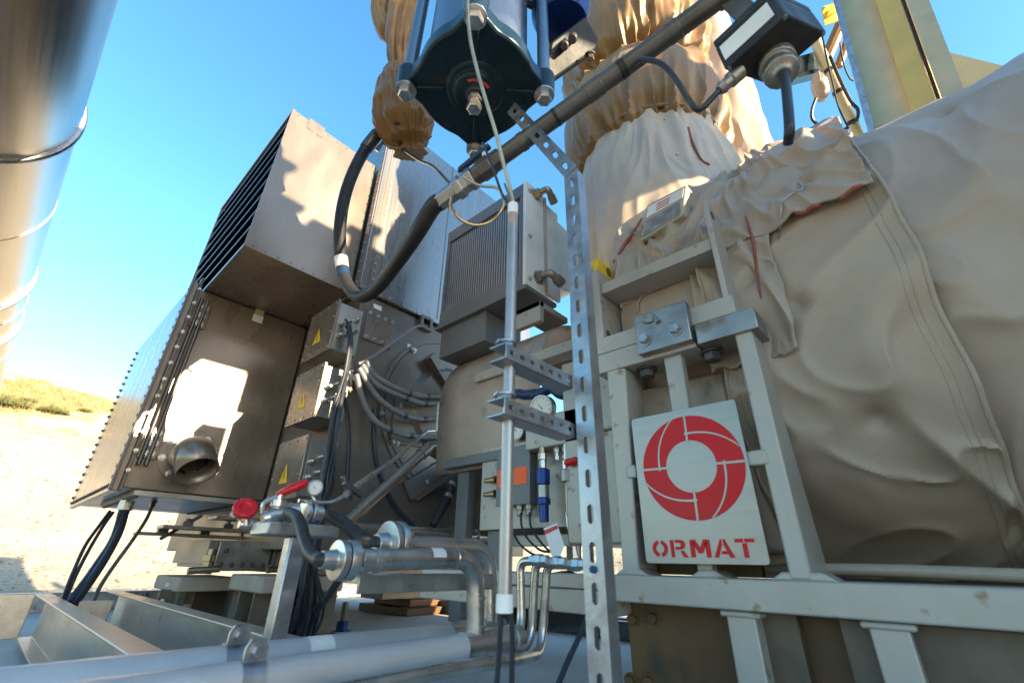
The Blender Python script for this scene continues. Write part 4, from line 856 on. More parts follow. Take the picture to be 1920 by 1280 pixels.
mb = MB(); mb.tube(spline([g1+gd1*.05, PW(1312, 205, .98), PW(1290, 185, .99), PW(1268, 150, 1.0), PW(1240, 120, 1.03), PW(1205, 112, 1.08), PW(1193, 118, 1.12)], 8), .0065, 12); solo('gland_cable', mb, 'cable', 'black cable drooping from the switch box to the diagonal pipe', 'cable')
# ------------------------------------------------------------------ steel column and far pole at upper right
cd_ = (PW(1178, -1440, 1)-CAM).normalized(); L0, L1 = -.55, .9
cl = thing('steel_column', 'galvanised steel column with a gold coloured flange above the turbine', 'column', PW(1680, 120, 3))
def slab(pxa, pxb, X, th, name, m):
    a, b = PX(pxa, 0, X), PX(pxb, 0, X)
    mb = MB(); mb.prism([a-cd_*1.3, b-cd_*1.3, b-cd_*1.3+V(th, 0, 0), a-cd_*1.3+V(th, 0, 0)], cd_*2.0); return mb.build(name, m, cl)
slab(1562, 1574, 2.80, .10, 'flange', 'galv'); slab(1574, 1643, 2.88, .012, 'web', 'golden'); slab(1641, 1688, 2.82, .02, 'flange', 'goldzinc'); slab(1690, 1698, 2.86, .05, 'shadow_gap', 'black'); slab(1699, 1742, 2.80, .03, 'flange', 'golden')  # one flange coloured yellow, web and last flange tan
a, b = PW(1628, 178, 3.0), PW(1640, 215, 2.95); mb = MB(); mb.prism([PW(1622, 165, 2.98), PW(1642, 160, 3.0), PW(1690, 140, 3.1), PW(1700, 215, 3.1), PW(1665, 235, 3.0), PW(1645, 240, 2.96)], fw*.02); mb.bolt(PW(1653, 172, 2.98), -fw, .02); mb.build('gusset_plate', 'golden', cl)
mb = MB(); mb.prism([PW(1770, 96, 3.6), PW(1900, 128, 3.4), PW(1900, 240, 3.4), PW(1770, 200, 3.6)], fw*.15); solo('rail_beam', mb, 'golden', 'pale steel beam end beyond the gold column', 'beam')
a, b = PW(1508, 30, 3.4), PW(1612, 262, 3.2); mb = MB(); mb.cyl(a, b, .036, 16); pl_ = solo('cable_pole', mb, 'golden', 'slim pale pole with taped cables behind the insulation', 'pole')
for t in (.45, .62, .86):
    mb = MB(); p = a.lerp(b, t); mb.cyl(p, p+(b-a).normalized()*.03, .038, 16); mb.build('tape_band', 'rubber', pl_)
for pts, lab in ((((1530, 185), (1523, 205), (1524, 225), (1545, 240), (1575, 244), (1590, 240)), 'black cable loop left of the slim pole'), (((1556, 105), (1575, 150), (1595, 190), (1608, 205), (1608, 222), (1600, 232)), 'black cable loop right of the slim pole'), (((1540, 60), (1548, 100), (1560, 150), (1572, 200), (1590, 240)), 'thin black cable running down along the slim pole'), (((1575, 80), (1582, 120), (1592, 145), (1600, 152)), 'short black cable hanging beside the column flange')):
    mb = MB(); mb.tube(spline([PW(x, y, 3.15) for x, y in pts], 6), .011 if 'loop' in lab else .006, 8); solo('pole_cable', mb, 'cable', lab, 'cable')
k3 = 3.2/830
bag([PW(x, y, 3.2) for x, y in ((1534, 138), (1536, 158), (1540, 178), (1541, 190))], [9*k3, 13*k3, 13*k3, 7*k3], .25, 22, 24).build('wrapped_joint', 'fabric', None, label='small tan wrapped cable joint hanging by the slim pole', cat='insulation bag')
mb = MB(); mb.hex8([PW(1540, 15, 3.3), PW(1566, 8, 3.3), PW(1572, 40, 3.3), PW(1546, 50, 3.3), PW(1544, 12, 3.45), PW(1568, 5, 3.45), PW(1574, 36, 3.45), PW(1550, 46, 3.45)]); mb.cyl(PW(1546, 30, 3.29), PW(1562, 22, 3.29), .02); solo('yellow_bracket', mb, 'yellow', 'small yellow clamp bracket near the top of the slim pole', 'bracket', bevel=.006)
mb = MB(); mb.prism(run([(1485, 110, 3.4), (1535, 95, 3.4), (1538, 128, 3.4), (1482, 140, 3.4)]), fw*.1); mb.prism(run([(1478, 142, 3.38), (1548, 126, 3.38), (1549, 132, 3.38), (1479, 150, 3.38)]), fw*.12); solo('tray_end', mb, 'teal', 'dark blue cable tray end beside the slim pole', 'cable tray')
mb = MB(); mb.tube(run([(1580, 40, 3.5), (1545, 120, 3.5)]), .045, 10); mb.tube(run([(1592, 70, 3.5), (1572, 125, 3.5)]), .03, 10); solo('tan_bundle', mb, 'fabricbrown', 'tan wrapped pipe bundle between the slim pole and the column', 'insulated pipe')
# ------------------------------------------------------------------ big bottom pipes
def tee_pipe(lab, Y, zc, r, x0, x1, g=None):
    pp = thing('header_pipe', lab, 'pipe', (x0, Y, zc-r), 'header pipes along the front'); return pp
fp = thing('header_pipe', 'front one of two grey header pipes running along the bottom', 'pipe', (.5, .80, .17), 'header pipes')
FZ, FR = .2, .0265
mb = MB(); mb.cyl((-.75, .80, FZ), (.80, .80, FZ+.003), FR, 32); mb.build('pipe_tube', 'pipegrey', fp)
mb = MB(); mb.tube(fillet([V(.735, .80, FZ+.003), V(.91, .80, FZ+.005)], .05), .0275, 28); mb.rev((.91, .80, FZ+.005), (1, 0, 0), [(-.03, .0285), (-.027, .0295), (-.02, .0295), (-.017, .0285)], 28); mb.build('tee_fitting', 'pipe', fp)
a = PY(650, 1035, .8); ZL = PY(760, 1045, .8).z
lp = [V(.475, .80, ZL-.006), V(.762, .80, ZL+.004), V(.775, .80, FZ)]
mb = MB(); mb.tube(fillet(lp, .066, 14), .0195, 28); mb.build('loop_pipe', 'pipe', fp)
for p, d in ((V(.700, .80, ZL+.002), (1, 0, 0)), (V(.7705, .80, .29), (0, 0, 1)), (V(.7745, .80, .238), (0, 0, 1))):
    mb = MB(); mb.rev(p, d, [(-.0025, .0195), (0, .0208), (.0025, .0195)], 28); mb.build('weld_seam', 'pipe', fp)
def flange(par, c, r, m='steel', n=6):
    mb = MB(); c = Vector(c); mb.rev(c, (-1, 0, 0), [(-.035, r*.42), (-.012, r*.58), (-.010, r), (.004, r), (.006, r*.98), (.008, r*.98), (.009, r*.6), (.009, .0)], 40); f_ = mb.build('flange', m, par, bevel=.001)
    mb = MB(); mb.rev(c, (-1, 0, 0), [(.011, r*.98), (.024, r*.98), (.026, r*.5), (.05, r*.42)], 40); mb.build('flange_mate', m, f_, bevel=.001)
    for k in range(n):
        t = 2*math.pi*(k+.5)/n; q = c+V(0, math.cos(t)*r*.8, math.sin(t)*r*.8); mb = MB(); mb.bolt(q+V(.010, 0, 0), (1, 0, 0), r*.15); mb.build('bolt', 'bolt', f_)
f1 = V(.452, .80, ZL-.006); flange(fp, f1, .033)
mb = MB(); mb.rev((.50, .80, ZL-.005), (1, 0, 0), [(0, .0197), (.0, .0213), (.014, .0213), (.014, .0197)], 28); mb.build('pipe_clip', 'inox', fp)
mb = MB(); lz = PY(1020/1.0-1020+790, 1040, .8).z; mb.add([V(.628+.034*u_, .80-.0199*math.cos(R_(t)), ZL+.0005+.0199*math.sin(R_(t))) for t in range(5, 80, 8) for u_ in (0, 1)], [(2*i, 2*i+1, 2*i+3, 2*i+2) for i in range(9)]); mb.build('paper_label', 'paper', fp)
mb = MB(); mb.add([V(.462+.046*u_, .92-.0302*math.cos(R_(t)), .203+.0302*math.sin(R_(t))) for t in range(20, 100, 8) for u_ in (0, 1)], [(2*i, 2*i+1, 2*i+3, 2*i+2) for i in range(9)]); 
rp_ = thing('header_pipe', 'rear one of two grey header pipes, with a paper label on top', 'pipe', (.5, .92, .17), 'header pipes')
mb.build('paper_label', 'paper', rp_)
mb = MB(); mb.cyl((-.75, .92, .203), (.80, .92, .203), .030, 32); mb.build('pipe_tube', 'pipegrey', rp_)
mb = MB(); mb.tube([V(.80, .92, .203), V(.975, .92, .205)], .031, 28); mb.build('tee_fitting', 'pipe', rp_)
Z2 = PY(810, 1022, .92).z
mb = MB(); mb.tube(fillet([V(.66, .92, Z2-.003), V(.925, .92, Z2), V(.932, .92, .21)], .07, 14), .0215, 28); mb.build('loop_pipe', 'pipe', rp_)
f2 = V(.628, .92, Z2-.003); flange(rp_, f2, .050)
mb = MB(); mb.rev((.9305, .92, .29), (0, 0, 1), [(-.0025, .0215), (0, .0228), (.0025, .0215)], 28); mb.build('weld_seam', 'pipe', rp_)
# saddle clamps
for (px, py, Y, zc, r, lab) in ((452, 1215, .92, .203, .030, 'galvanised saddle clamp on the rear header pipe'), (482, 1255, .80, .2, .0265, 'galvanised saddle clamp on the front header pipe')):
    c = PY(px, py, Y-r); c = V(c.x, Y, zc); cl_ = thing('saddle_clamp', lab, 'pipe clamp', c, 'pipe clamps')
    mb = MB(); mb.rev(c, (1, 0, 0), [(-.016, r), (-.016, r+.003), (.016, r+.003), (.016, r)], 32); mb.build('strap', 'galv', cl_)
    mb = MB(); P = [V(c.x+x, Y-.012, zc+r+z) for x, z in ((-.016, -.004), (.016, -.004), (.016, .018), (.010, .028), (-.010, .028), (-.016, .018))]; mb.prism(P, (0, .004, 0)); mb.build('ear', 'galv', cl_)
    mb = MB(); mb.bolt(V(c.x, Y-.012, zc+r+.014), (0, -1, 0), .0075); mb.build('bolt', 'galv', cl_)
# support rails under the loops
mb = MB(); mb.box((.50, .84, ZL-.045), (.86, .90, ZL-.030)); mb.box((.50, .835, ZL-.062), (.86, .840, ZL-.0305)); solo('pipe_rest', mb, 'galv', 'blue grey galvanised angle under the looping pipes', 'pipe support', bevel=.002)
mb = MB(); mb.tube(spline([f1+V(-.05, 0, 0), f1+V(-.075, .01, 0), PW(592, 1046, .98), PW(573, 1018, 1.15), PW(562, 982, 1.35), PW(548, 964, 1.62), PW(535, 960, 1.78)], 9), [.0165]*54+[.019], 16) if False else None
d1, d2 = depth(f1), depth(f2)
P = spline([f1+V(-.03, 0, 0), f1+V(-.05, .004, 0), PW(600, 1050, d1+.03), PW(583, 1038, d1+.07), PW(572, 1014, d1+.11), PW(565, 988, d1+.15), PW(556, 968, d1+.19), PW(540, 960, d1+.23)], 9)
mb = MB(); mb.tube(P, .0122, 18); solo('valve_hose', mb, 'rubber', 'black hose from the near flange to the front valve', 'hose', 'hoses to the valve station')
P = spline([f2+V(-.03, 0, 0), f2+V(-.05, .004, .002), PW(682, 1012, d2+.06), PW(660, 993, d2+.10), PW(638, 976, d2+.14), PW(618, 966, d2+.17), PW(602, 964, d2+.19)], 9)
mb = MB(); mb.tube(P, .0150, 18); solo('valve_hose', mb, 'rubber', 'thick black hose from the rear flange to the rear valve', 'hose', 'hoses to the valve station')
# ------------------------------------------------------------------ three bent tubes
T = [((1014, 1050), (976, 1052), (976, 1090), (978, 1180), (958, 1215)), ((1048, 1054), (1005, 1055), (1002, 1090), (996, 1205), (955, 1236)), ((1085, 1058), (1026, 1058), (1024, 1098), (1015, 1225), (955, 1238))]
for k, pts in enumerate(T):
    Q = [PX(x, y, 1.06+.02*k) for x, y in pts[:4]]; 
    if k == 2: Q += [PY(950, 1240, .72), PY(880, 1248, .72), PY(600, 1305, .72)]
    else: Q += [PX(*pts[4], .98)]
    mb = MB(); mb.tube(fillet(Q, .075, 12), .0118, 16); tb_ = solo('bent_tube', mb, 'wood' if False else 'pipe', ['bent steel tube nearest the conduit, leftmost of three', 'middle one of three bent steel tubes', 'long bent steel tube running back along the header pipes'][k], 'tube', 'bent steel tubes')
    mb = MB(); mb.rev(Q[0]+V(0, .035, 0), (0, -1, 0), [(0, .014), (.02, .014), (.02, .017), (.04, .017), (.04, .014), (.06, .014)], 6); mb.build('union_nut', 'bolt', tb_)
mb = MB(); mb.tube(spline([PX(1103, 1155, .95), PX(1085, 1195, .9), PX(1062, 1245, .85), PX(1040, 1300, .8)], 6), .0055, 8); solo('black_cable', mb, 'cable', 'single black cable slanting across the floor left of the strut', 'cable')
def gauge(par, c, d, r, back=.03, name='gauge'):
    c, d = Vector(c), Vector(d).normalized(); mb = MB(); mb.rev(c, d, [(-back, r*.9), (-back*.8, r), (.0, r), (.002, r*1.06), (.006, r*1.06), (.007, r*.92), (.004, r*.9), (.004, .0)], 32); g_ = mb.build(name, 'inox', par)
    mb = MB(); mb.rev(c+d*.0045, d, [(0, r*.89), (.0008, r*.89)], 32); mb.build('dial', 'dial', g_)
    A_ = d.cross(V(0, 0, 1)).normalized(); B_ = A_.cross(d); mb = MB(); t = A_*.6+B_*.8; s_ = d.cross(t)
    mb.prism([c+d*.0056-t*r*.2+s_*r*.04, c+d*.0056-t*r*.2-s_*r*.04, c+d*.0056+t*r*.7], d*.0006); mb.build('needle', 'black', g_)
    mb = MB()
    for k in range(11):
        a_ = R_(-45+27*k); e_ = A_*math.cos(a_)+B_*math.sin(a_); n_2 = d.cross(e_)*r*.02
        mb.prism([c+d*.0056+e_*r*.7-n_2, c+d*.0056+e_*r*.7+n_2, c+d*.0056+e_*r*.84+n_2, c+d*.0056+e_*r*.84-n_2], d*.0004)
    mb.build('tick_marks', 'black', g_)
    return g_
# ------------------------------------------------------------------ valve station on its stand
VY = 1.12; K = VY/1.85
vs_ = thing('valve_stand', 'galvanised angle stand carrying the red handled valves', 'stand', (.83, VY, 0))
a, b = PY(505, 976, VY), PY(640, 976, VY)
mb = MB(); mb.box((a.x, VY, a.z-.045*K), (b.x, VY+.10, a.z)); mb.build('top_channel', 'galv', vs_, bevel=.003)
p0, p1 = PY(552, 1000, VY), PY(592, 1000, VY)
mb = MB(); mb.box((p0.x, VY+.012, 0), (p1.x-.012, VY+.05, a.z-.046*K)); mb.build('upright', 'galv', vs_, bevel=.004)
vl = thing('lever_valve', 'ball valve with long red lever and small pressure gauge', 'valve', PY(530, 960, VY+.05))
yv = VY+.05
c0, c1 = PY(492, 972, yv), PY(545, 960, yv); mb = MB(); mb.rev(c0, c1-c0, [(x*K, y*K) for x, y in ((0, .022), (.02, .026), (.022, .034), (.05, .034), (.052, .028), (.075, .028), (.077, .038), (.11, .038), (.112, .03), (.135, .03))], 16); mb.build('valve_body', 'bolt', vl)
c0 = PY(580, 962, yv); mb = MB(); mb.rev(c0, (1, 0, 0), [(x*K, y*K) for x, y in ((-.03, .05), (-.012, .05), (-.010, .03), (0, .03), (.002, .044), (.016, .044), (.018, .034), (.05, .034))], 24); mb.build('union', 'bolt', vl, bevel=.001)
for k in range(6):
    t = 2*math.pi*k/6; mb = MB(); mb.bolt(c0+V(-.012, math.cos(t)*.04, math.sin(t)*.04)*K, (1, 0, 0), .007*K, False); mb.build('bolt', 'bolt', vl)
c0 = PY(523, 940, yv); mb = MB(); mb.rev(c0+V(0, 0, -.05)*K, (0, 0, 1), [(x*K, y*K) for x, y in ((0, .02), (.03, .024), (.032, .03), (.055, .03), (.058, .016), (.075, .016))], 12); mb.build('bonnet', 'bolt', vl)
l0, l1 = PY(518, 928, yv), PY(577, 903, yv-.02); dl = (l1-l0).normalized()
mb = MB(); mb.tube([l0, l0+dl*.018, l0+dl*.036, l1-dl*.006, l1], [.0055, .0085, .011, .0105, .0065], 14); mb.build('red_lever', 'red', vl)
mb = MB(); mb.tube(fillet([PY(492, 962, yv), PY(492, 942, yv), PY(516, 932, yv)], .02), .005, 10); mb.tube(fillet([PY(560, 938, yv), PY(602, 942, yv), PY(622, 942, yv), PY(640, 932, yv), PY(662, 917, yv+.03)], .02), .0048, 10); mb.build('impulse_tube', 'bolt', vl)
gc = PY(591, 914, yv); gauge(vl, gc, (-.55, -1, -.1), .0185, .018); mb = MB(); mb.cyl(gc+V(0, .006, -.018), PY(591, 940, yv), .0045); mb.build('gauge_stem', 'bolt', vl)
wv = thing('wheel_valve', 'small needle valve with round red handwheel', 'valve', PY(462, 975, 1.22))
c0 = PY(460, 953, 1.22); ax_ = V(-.15, -.8, .6).normalized()
mb = MB(); mb.rev(c0, ax_, [(x*K, y*K) for x, y in ((-.012, .036), (-.008, .045), (.006, .047), (.012, .042), (.012, .022), (.006, .02), (.006, .0))], 10); mb.build('handwheel', 'red', wv, bevel=.004)
mb = MB(); mb.cyl(c0-ax_*.043, c0, .006); mb.rev(PY(448, 982, 1.24), (1, 0, 0), [(x*K, y*K) for x, y in ((0, .016), (.02, .022), (.05, .022), (.055, .016), (.09, .016), (.092, .022), (.12, .022))], 12); mb.cyl(PY(461, 985, 1.235), PY(461, 962, 1.235), .010); mb.build('valve_body', 'bolt', wv, bevel=.001)
mb = MB(); mb.rev(PY(443, 962, 1.24), (-.2, -1, .2), [(-.012, .012), (.003, .012), (.004, .010)], 18); mb.build('side_cap', 'glandgrey', wv)
# ------------------------------------------------------------------ diagonal strut pipe, thin line to the guard
a, b = PY(800, 842, 2.1), PY(652, 978, 2.1)
mb = MB(); mb.cyl(a, b, .030, 20); mb.tube(fillet([a, PY(806, 836, 2.1), PY(840, 842, 2.1)], .02), .034, 16); mb.rev(a, (b-a), [(0, .036), (.05, .036), (.052, .03)], 20); solo('brace_pipe', mb, 'brown', 'brown diagonal pipe rising to the coupling guard', 'pipe')
mb = MB(); mb.tube(fillet([PY(648, 927, 1.16), PY(668, 911, 1.2), PY(738, 862, 1.6), PY(800, 808, 2.05), PY(832, 806, 2.08), PY(838, 812, 2.1)], .03), .0085, 10); mb.tube(fillet([PY(818, 808, 2.06), PY(822, 752, 2.06), PY(846, 752, 2.08)], .03), .007, 10); solo('impulse_line', mb, 'bolt', 'thin bright steel line rising from the lever valve to the guard', 'tube')
mb = MB(); mb.cyl(PY(662, 988, 2.05), PY(842, 998, 2.05), .022, 16); mb.rev(PY(842, 998, 2.05), (1, 0, 0), [(0, .03), (.01, .03)], 20); solo('drain_pipe', mb, 'brown', 'level brown drain pipe below the round end shield', 'pipe')
mb = MB(); mb.cyl(PY(858, 1002, 1.9), PY(922, 1006, 1.9), .024, 18); mb.rev(PY(892, 1004, 1.9), (1, 0, 0), [(0, .034), (.02, .034)], 20); solo('drain_pipe', mb, 'bolt', 'short shiny drain pipe between the dark panel legs', 'pipe')
# clips on the brace line
mb = MB(); mb.obox(PY(662, 917, 1.17), V(.06, 0, -.03), V(0, .018, 0), V(.006, 0, .012)); mb.obox(PY(651, 915, 1.18), V(.036, 0, -.06), V(0, .018, 0), V(.01, 0, .006)); solo('line_clamp', mb, 'darkbolt', 'black clamp holding the thin steel line', 'clamp', bevel=.003)
# ------------------------------------------------------------------ grey conduits curving over the shield
CC = [((686, 676), (705, 706), (754, 732), (799, 743), (850, 742)), ((679, 684), (705, 719), (748, 741), (795, 756), (850, 752)), ((673, 690), (705, 741), (746, 773), (793, 786), (850, 780)), ((668, 702), (682, 756), (705, 790), (739, 809), (780, 818), (850, 821))]
nm = ['uppermost', 'second from the top', 'third from the top', 'lowest']
for k, pts in enumerate(CC):
    P = spline([PY(x, y, 2.24-.03*(i/(len(pts)-1))) for i, (x, y) in enumerate(pts)], 8)
    mb = MB(); mb.tube(P, .0165, 12); c_ = solo('curved_conduit', mb, 'greyconduit', 'grey conduit curving across the end shield, '+nm[k]+' of four', 'conduit', 'curved conduits')
    for i in (len(P)*11//20, len(P)*15//20):
        mb = MB(); mb.tube(P[i:i+2], .0185, 12); mb.build('strap', 'darkbolt', c_)
mb = MB(); mb.tube(spline([PY(*p, 2.28) for p in ((703, 765), (701, 800), (705, 860), (722, 915), (748, 958), (776, 985))], 8), .015, 12); solo('black_cable', mb, 'cable', 'black cable hanging in an arc over the end shield', 'cable')
mb = MB(); mb.tube(spline([PY(*p, 2.24) for p in ((800, 612), (780, 612), (755, 628), (722, 652), (700, 668), (672, 682))], 7), .009, 10); solo('sensor_cable', mb, 'greyconduit', 'grey sensor cable from the cable clip to the conduit ends', 'cable')
mb = MB(); mb.tube(spline([PY(*p, 2.02) for p in ((848, 905), (842, 930), (828, 955), (812, 985))], 7), .024, 12); hz = solo('radiator_hose', mb, 'rubber', 'short black hose with two steel clips by the dark panel legs', 'hose')
for q in ((839, 932), (846, 910)):
    mb = MB(); mb.tube([PY(q[0]+3, q[1]-5, 2.02), PY(q[0], q[1]+1, 2.02)], .027, 14); mb.build('hose_clip', 'bolt', hz)
# ------------------------------------------------------------------ cable bundle
random.seed(5)
for k in range(22):
    s = random.choice([(650, 612), (652, 622), (648, 600), (655, 690), (645, 700), (640, 712), (622, 868), (618, 876)]); j = lambda a: random.uniform(-a, a)
    e = (random.uniform(505, 590), random.uniform(1165, 1188))
    if s[1] < 800: P = [PY(*s, 2.24), PY(s[0]+8+j(3), s[1]+22, 2.18), PY(650+j(4), 700+j(6), 2.17+j(.02)), PY(632+j(7), 775+j(8), 2.15+j(.03)), PY(616+j(9), 880, 2.14+j(.03)), PY(600+j(10), 970, 2.12+j(.03))]
    else: P = [PY(*s, 2.24), PY(s[0]+6, s[1]+10, 2.17), PY(616+j(8), 915, 2.14), PY(602+j(10), 975, 2.12)]
    b_ = PY(e[0], 1180, 2.18+j(.05)); P += [PY(578+.4*(e[0]-545)+j(6), 1050+j(8), 2.10+j(.04)), PY(e[0]+16+j(4), 1135+j(6), 2.12+j(.04)), V(b_.x, b_.y, .05), V(b_.x-.04, b_.y+.04, .010)]
    mb = MB(); mb.tube(spline(P, 7), .0062 if k % 5 else .0105, 8)
    solo('control_cable', mb, 'cable', 'dark control cable hanging in the bundle below the junction boxes', 'cable', 'control cables of the hanging bundle')
mb = MB(); mb.tube(spline([PY(*p, 2.2) for p in ((642, 735), (650, 770), (654, 820), (652, 880), (648, 930))], 7), .013, 10); solo('black_cable', mb, 'cable', 'thick black cable hanging just right of the cable bundle', 'cable')
P = [PZ(645, 1075, .3), PZ(625, 1100, .22), PZ(590, 1140, .1), PZ(555, 1168, .03), PZ(535, 1180, .012)]
mb = MB(); mb.tube(spline([PY(648, 1060, 1.9), PY(628, 1098, 1.98), PY(598, 1138, 2.1), PY(562, 1165, 2.25), PY(535, 1180, 2.3)], 7), .016, 10); solo('fat_cable', mb, 'cable', 'fat dark cable sweeping left to the floor under the flange', 'cable')
# ------------------------------------------------------------------ generator feet, pedestals, base
def block(name, m, a, b, lab, cat, bevel=.006, group=None):
    mb = MB(); mb.box(a, b); return solo(name, mb, m, lab, cat, group, bevel)
bf = thing('base_frame', 'brown generator base frame with bolted foot plates', 'base frame', (1.9, 3.5, .28))
mb = MB(); mb.box((1.20, 2.42, .285), (2.62, 4.9, .398)); mb.build('frame_beam', 'brownflat', bf, bevel=.006)
q0, q1 = PY(415, 1012, 2.95), PY(500, 1070, 2.95); mb = MB(); mb.box((q0.x, 2.95, q1.z), (q1.x+.0, 2.965, q0.z)); ft = mb.build('foot_plate', 'machined', bf, bevel=.002)
for k in range(5):
    mb = MB(); mb.bolt((q0.x+.03+(q1.x-q0.x-.06)*k/4, 2.95, q1.z+.03), (0, -1, 0), .010); mb.build('bolt', 'darkbolt', ft)
mb = MB(); mb.bolt((q0.x+.04, 2.95, q0.z-.05), (0, -1, 0), .010); mb.build('bolt', 'darkbolt', ft)
mb = MB(); mb.box((q1.x+.012, 2.93, q1.z+.02), (q1.x+.05, 2.99, q0.z)); mb.box((q0.x-.04, 2.99, q1.z+.03), (q1.x+.05, 3.6, q0.z)); mb.build('foot_rib', 'brownflat', bf, bevel=.002)
for (l, r_, Y, th) in (((252, 1018), (520, 1010), 3.30, .016), ((300, 1005), (560, 1000), 3.12, .018), ((400, 990), (640, 985), 2.8, .018)):
    a, b = PY(*l, Y), PY(*r_, Y); mb = MB(); mb.box((a.x, Y, b.z-.01), (b.x, Y+.14, b.z-.01+th)); mb.build('shelf_plate', 'brown', bf, bevel=.002)
    for t in (.12, .4, .7):
        mb = MB(); x = a.x+(b.x-a.x)*t; mb.box((x, Y+.01, b.z-.01+th), (x+.05, Y+.05, b.z+.03)); mb.bolt((x+.025, Y+.03, b.z+.03), (0, 0, 1), .014); mb.build('shim_clamp', 'darkbolt', bf, bevel=.002)
mb = MB(); mb.cyl(PY(300, 1010, 3.25), PY(378, 966, 3.25), .010, 10); mb.build('tie_rod', 'darkbolt', bf)
mb = MB(); c0 = PY(392, 1052, 3.0); mb.rev(c0, (0, 0, 1), [(-.06, .03), (0, .03), (.002, .04), (.03, .04), (.032, .025), (.06, .025)], 6); mb.cyl(PY(352, 1070, 2.9), PY(412, 1066, 2.9), .016); mb.cyl(PY(500, 1068, 2.86), PY(528, 1066, 2.86), .016); mb.build('jacking_screw', 'brass', bf)
# near-left pedestal
def pbox(l, r_, Y, dep): a, b = PY(*l, Y), PY(*r_, Y); return (a.x, Y, min(a.z, b.z)), (b.x, Y+dep, max(a.z, b.z))
p1 = thing('pedestal', 'left concrete pedestal with a thick cap under the generator foot', 'pedestal', (1.2, 3.4, 0), 'generator pedestals')
a, b = pbox((338, 1082), (440, 1107), 3.2, .5); mb = MB(); mb.box(a, b); mb.build('cap_slab', 'pedestal', p1, bevel=.01)
mb = MB(); mb.box((1.0, 3.5, 0), (1.3, 3.95, a[2])); mb.box((a[0]+.02, 3.22, 0.0), (a[0]+.06, 3.6, a[2])); mb.build('leg', 'olive', p1, bevel=.005)
a2, b2 = PZ(372, 1158, 0), PZ(486, 1172, 0); zt2 = PY(400, 1110, a2.y).z
mb = MB(); mb.hex8([(a2.x, a2.y-.5, 0), (b2.x+.1, a2.y-.75, 0), (b2.x+.25, a2.y, 0), (a2.x+.1, a2.y+.2, 0), (a2.x, a2.y-.5, .19), (b2.x+.1, a2.y-.75, .19), (b2.x+.25, a2.y, .19), (a2.x+.1, a2.y+.2, .19)]); mb.build('plinth', 'pedestal', p1, bevel=.012)
mb = MB(); q = PY(302, 1105, 3.3), PY(342, 1132, 3.3); mb.box((q[0].x, 3.3, q[1].z), (q[1].x+.05, 3.32, q[0].z)); e_ = mb.build('earth_plate', 'olive', p1, bevel=.003)
for s in (.03, .14): mb = MB(); mb.cyl((q[0].x+.02, 3.297, q[1].z+s*.7), (q[0].x+.02, 3.3, q[1].z+s*.7), .010); mb.build('bolt_hole', 'paper', e_)
p2 = thing('pedestal', 'front pedestal with capped steel legs beside the cable bundle', 'pedestal', (1.3, 2.6, 0), 'generator pedestals')
a, b = pbox((494, 1080), (642, 1108), 2.42, .42); mb = MB(); mb.box(a, b); mb.build('cap_slab', 'pedestal', p2, bevel=.01)
for x in (a[0]+.10, a[0]+.36):
    mb = MB(); mb.ibeam((x, 2.62, .02), (x, 2.62, a[2]), (1, 0, 0), (0, 1, 0), .16, .20, .016); mb.build('leg', 'olive', p2)
mb = MB(); mb.box((a[0]-.02, 2.48, .001), (b[0]+.05, 2.8, .02)); mb.build('foot_plate', 'olive', p2, bevel=.003)
p3 = thing('pedestal', 'far pedestal on stepped brown sole plates behind the pipes', 'pedestal', (2.5, 3.3, 0), 'generator pedestals')
c0, c1 = PZ(675, 1150, 0), PZ(872, 1158, 0)
mb = MB(); mb.box((c0.x+.15, 3.05, 0), (c0.x+1.2, 3.7, .05)); mb.box((c0.x+.22, 3.12, .051), (c0.x+1.1, 3.6, .10)); mb.build('sole_plate', 'trunkdark', p3, bevel=.006)
a, b = pbox((722, 1078), (752, 1130), 3.2, .3); mb = MB(); mb.box((a[0], 3.2, .101), (b[0]+.25, 3.5, .284)); mb.build('leg', 'pedestal', p3, bevel=.006)
mb = MB(); mb.box((b[0]+.27, 3.26, .101), (b[0]+1.0, 3.5, .24)); mb.build('plinth', 'pedestal', p3, bevel=.006)
mb = MB(); mb.box((a[0]-.12, 3.16, .2845), (b[0]+1.1, 3.6, .33)); mb.build('cap_slab', 'pedestal', p3, bevel=.006)
# anchor bolts
for px, py, s, lab in ((640, 1182, 1, 'blue nutted anchor bolt standing clear on the pad'), (706, 1122, .8, 'blue nutted anchor bolt behind the flange'), (316, 1148, .8, 'small anchor bolt beside the left earth plate'), (345, 1158, .8, 'small anchor bolt at the left pedestal foot'), (478, 1176, .9, 'black anchor stud between the two pedestals')):
    p = PZ(px, py, 0); ab = thing('anchor_bolt', lab, 'anchor bolt', p, 'anchor bolts')
    mb = MB(); mb.rev(p, (0, 0, 1), [(0, .05*s), (.006, .05*s), (.006, .032*s), (.045*s, .032*s), (.048*s, .026*s)], 6); mb.build('nut', 'nutblue', ab)
    mb = MB(); mb.cyl(p+V(0, 0, .04*s), p+V(0, 0, .14*s), .017*s); mb.build('stud', 'condgrey', ab)
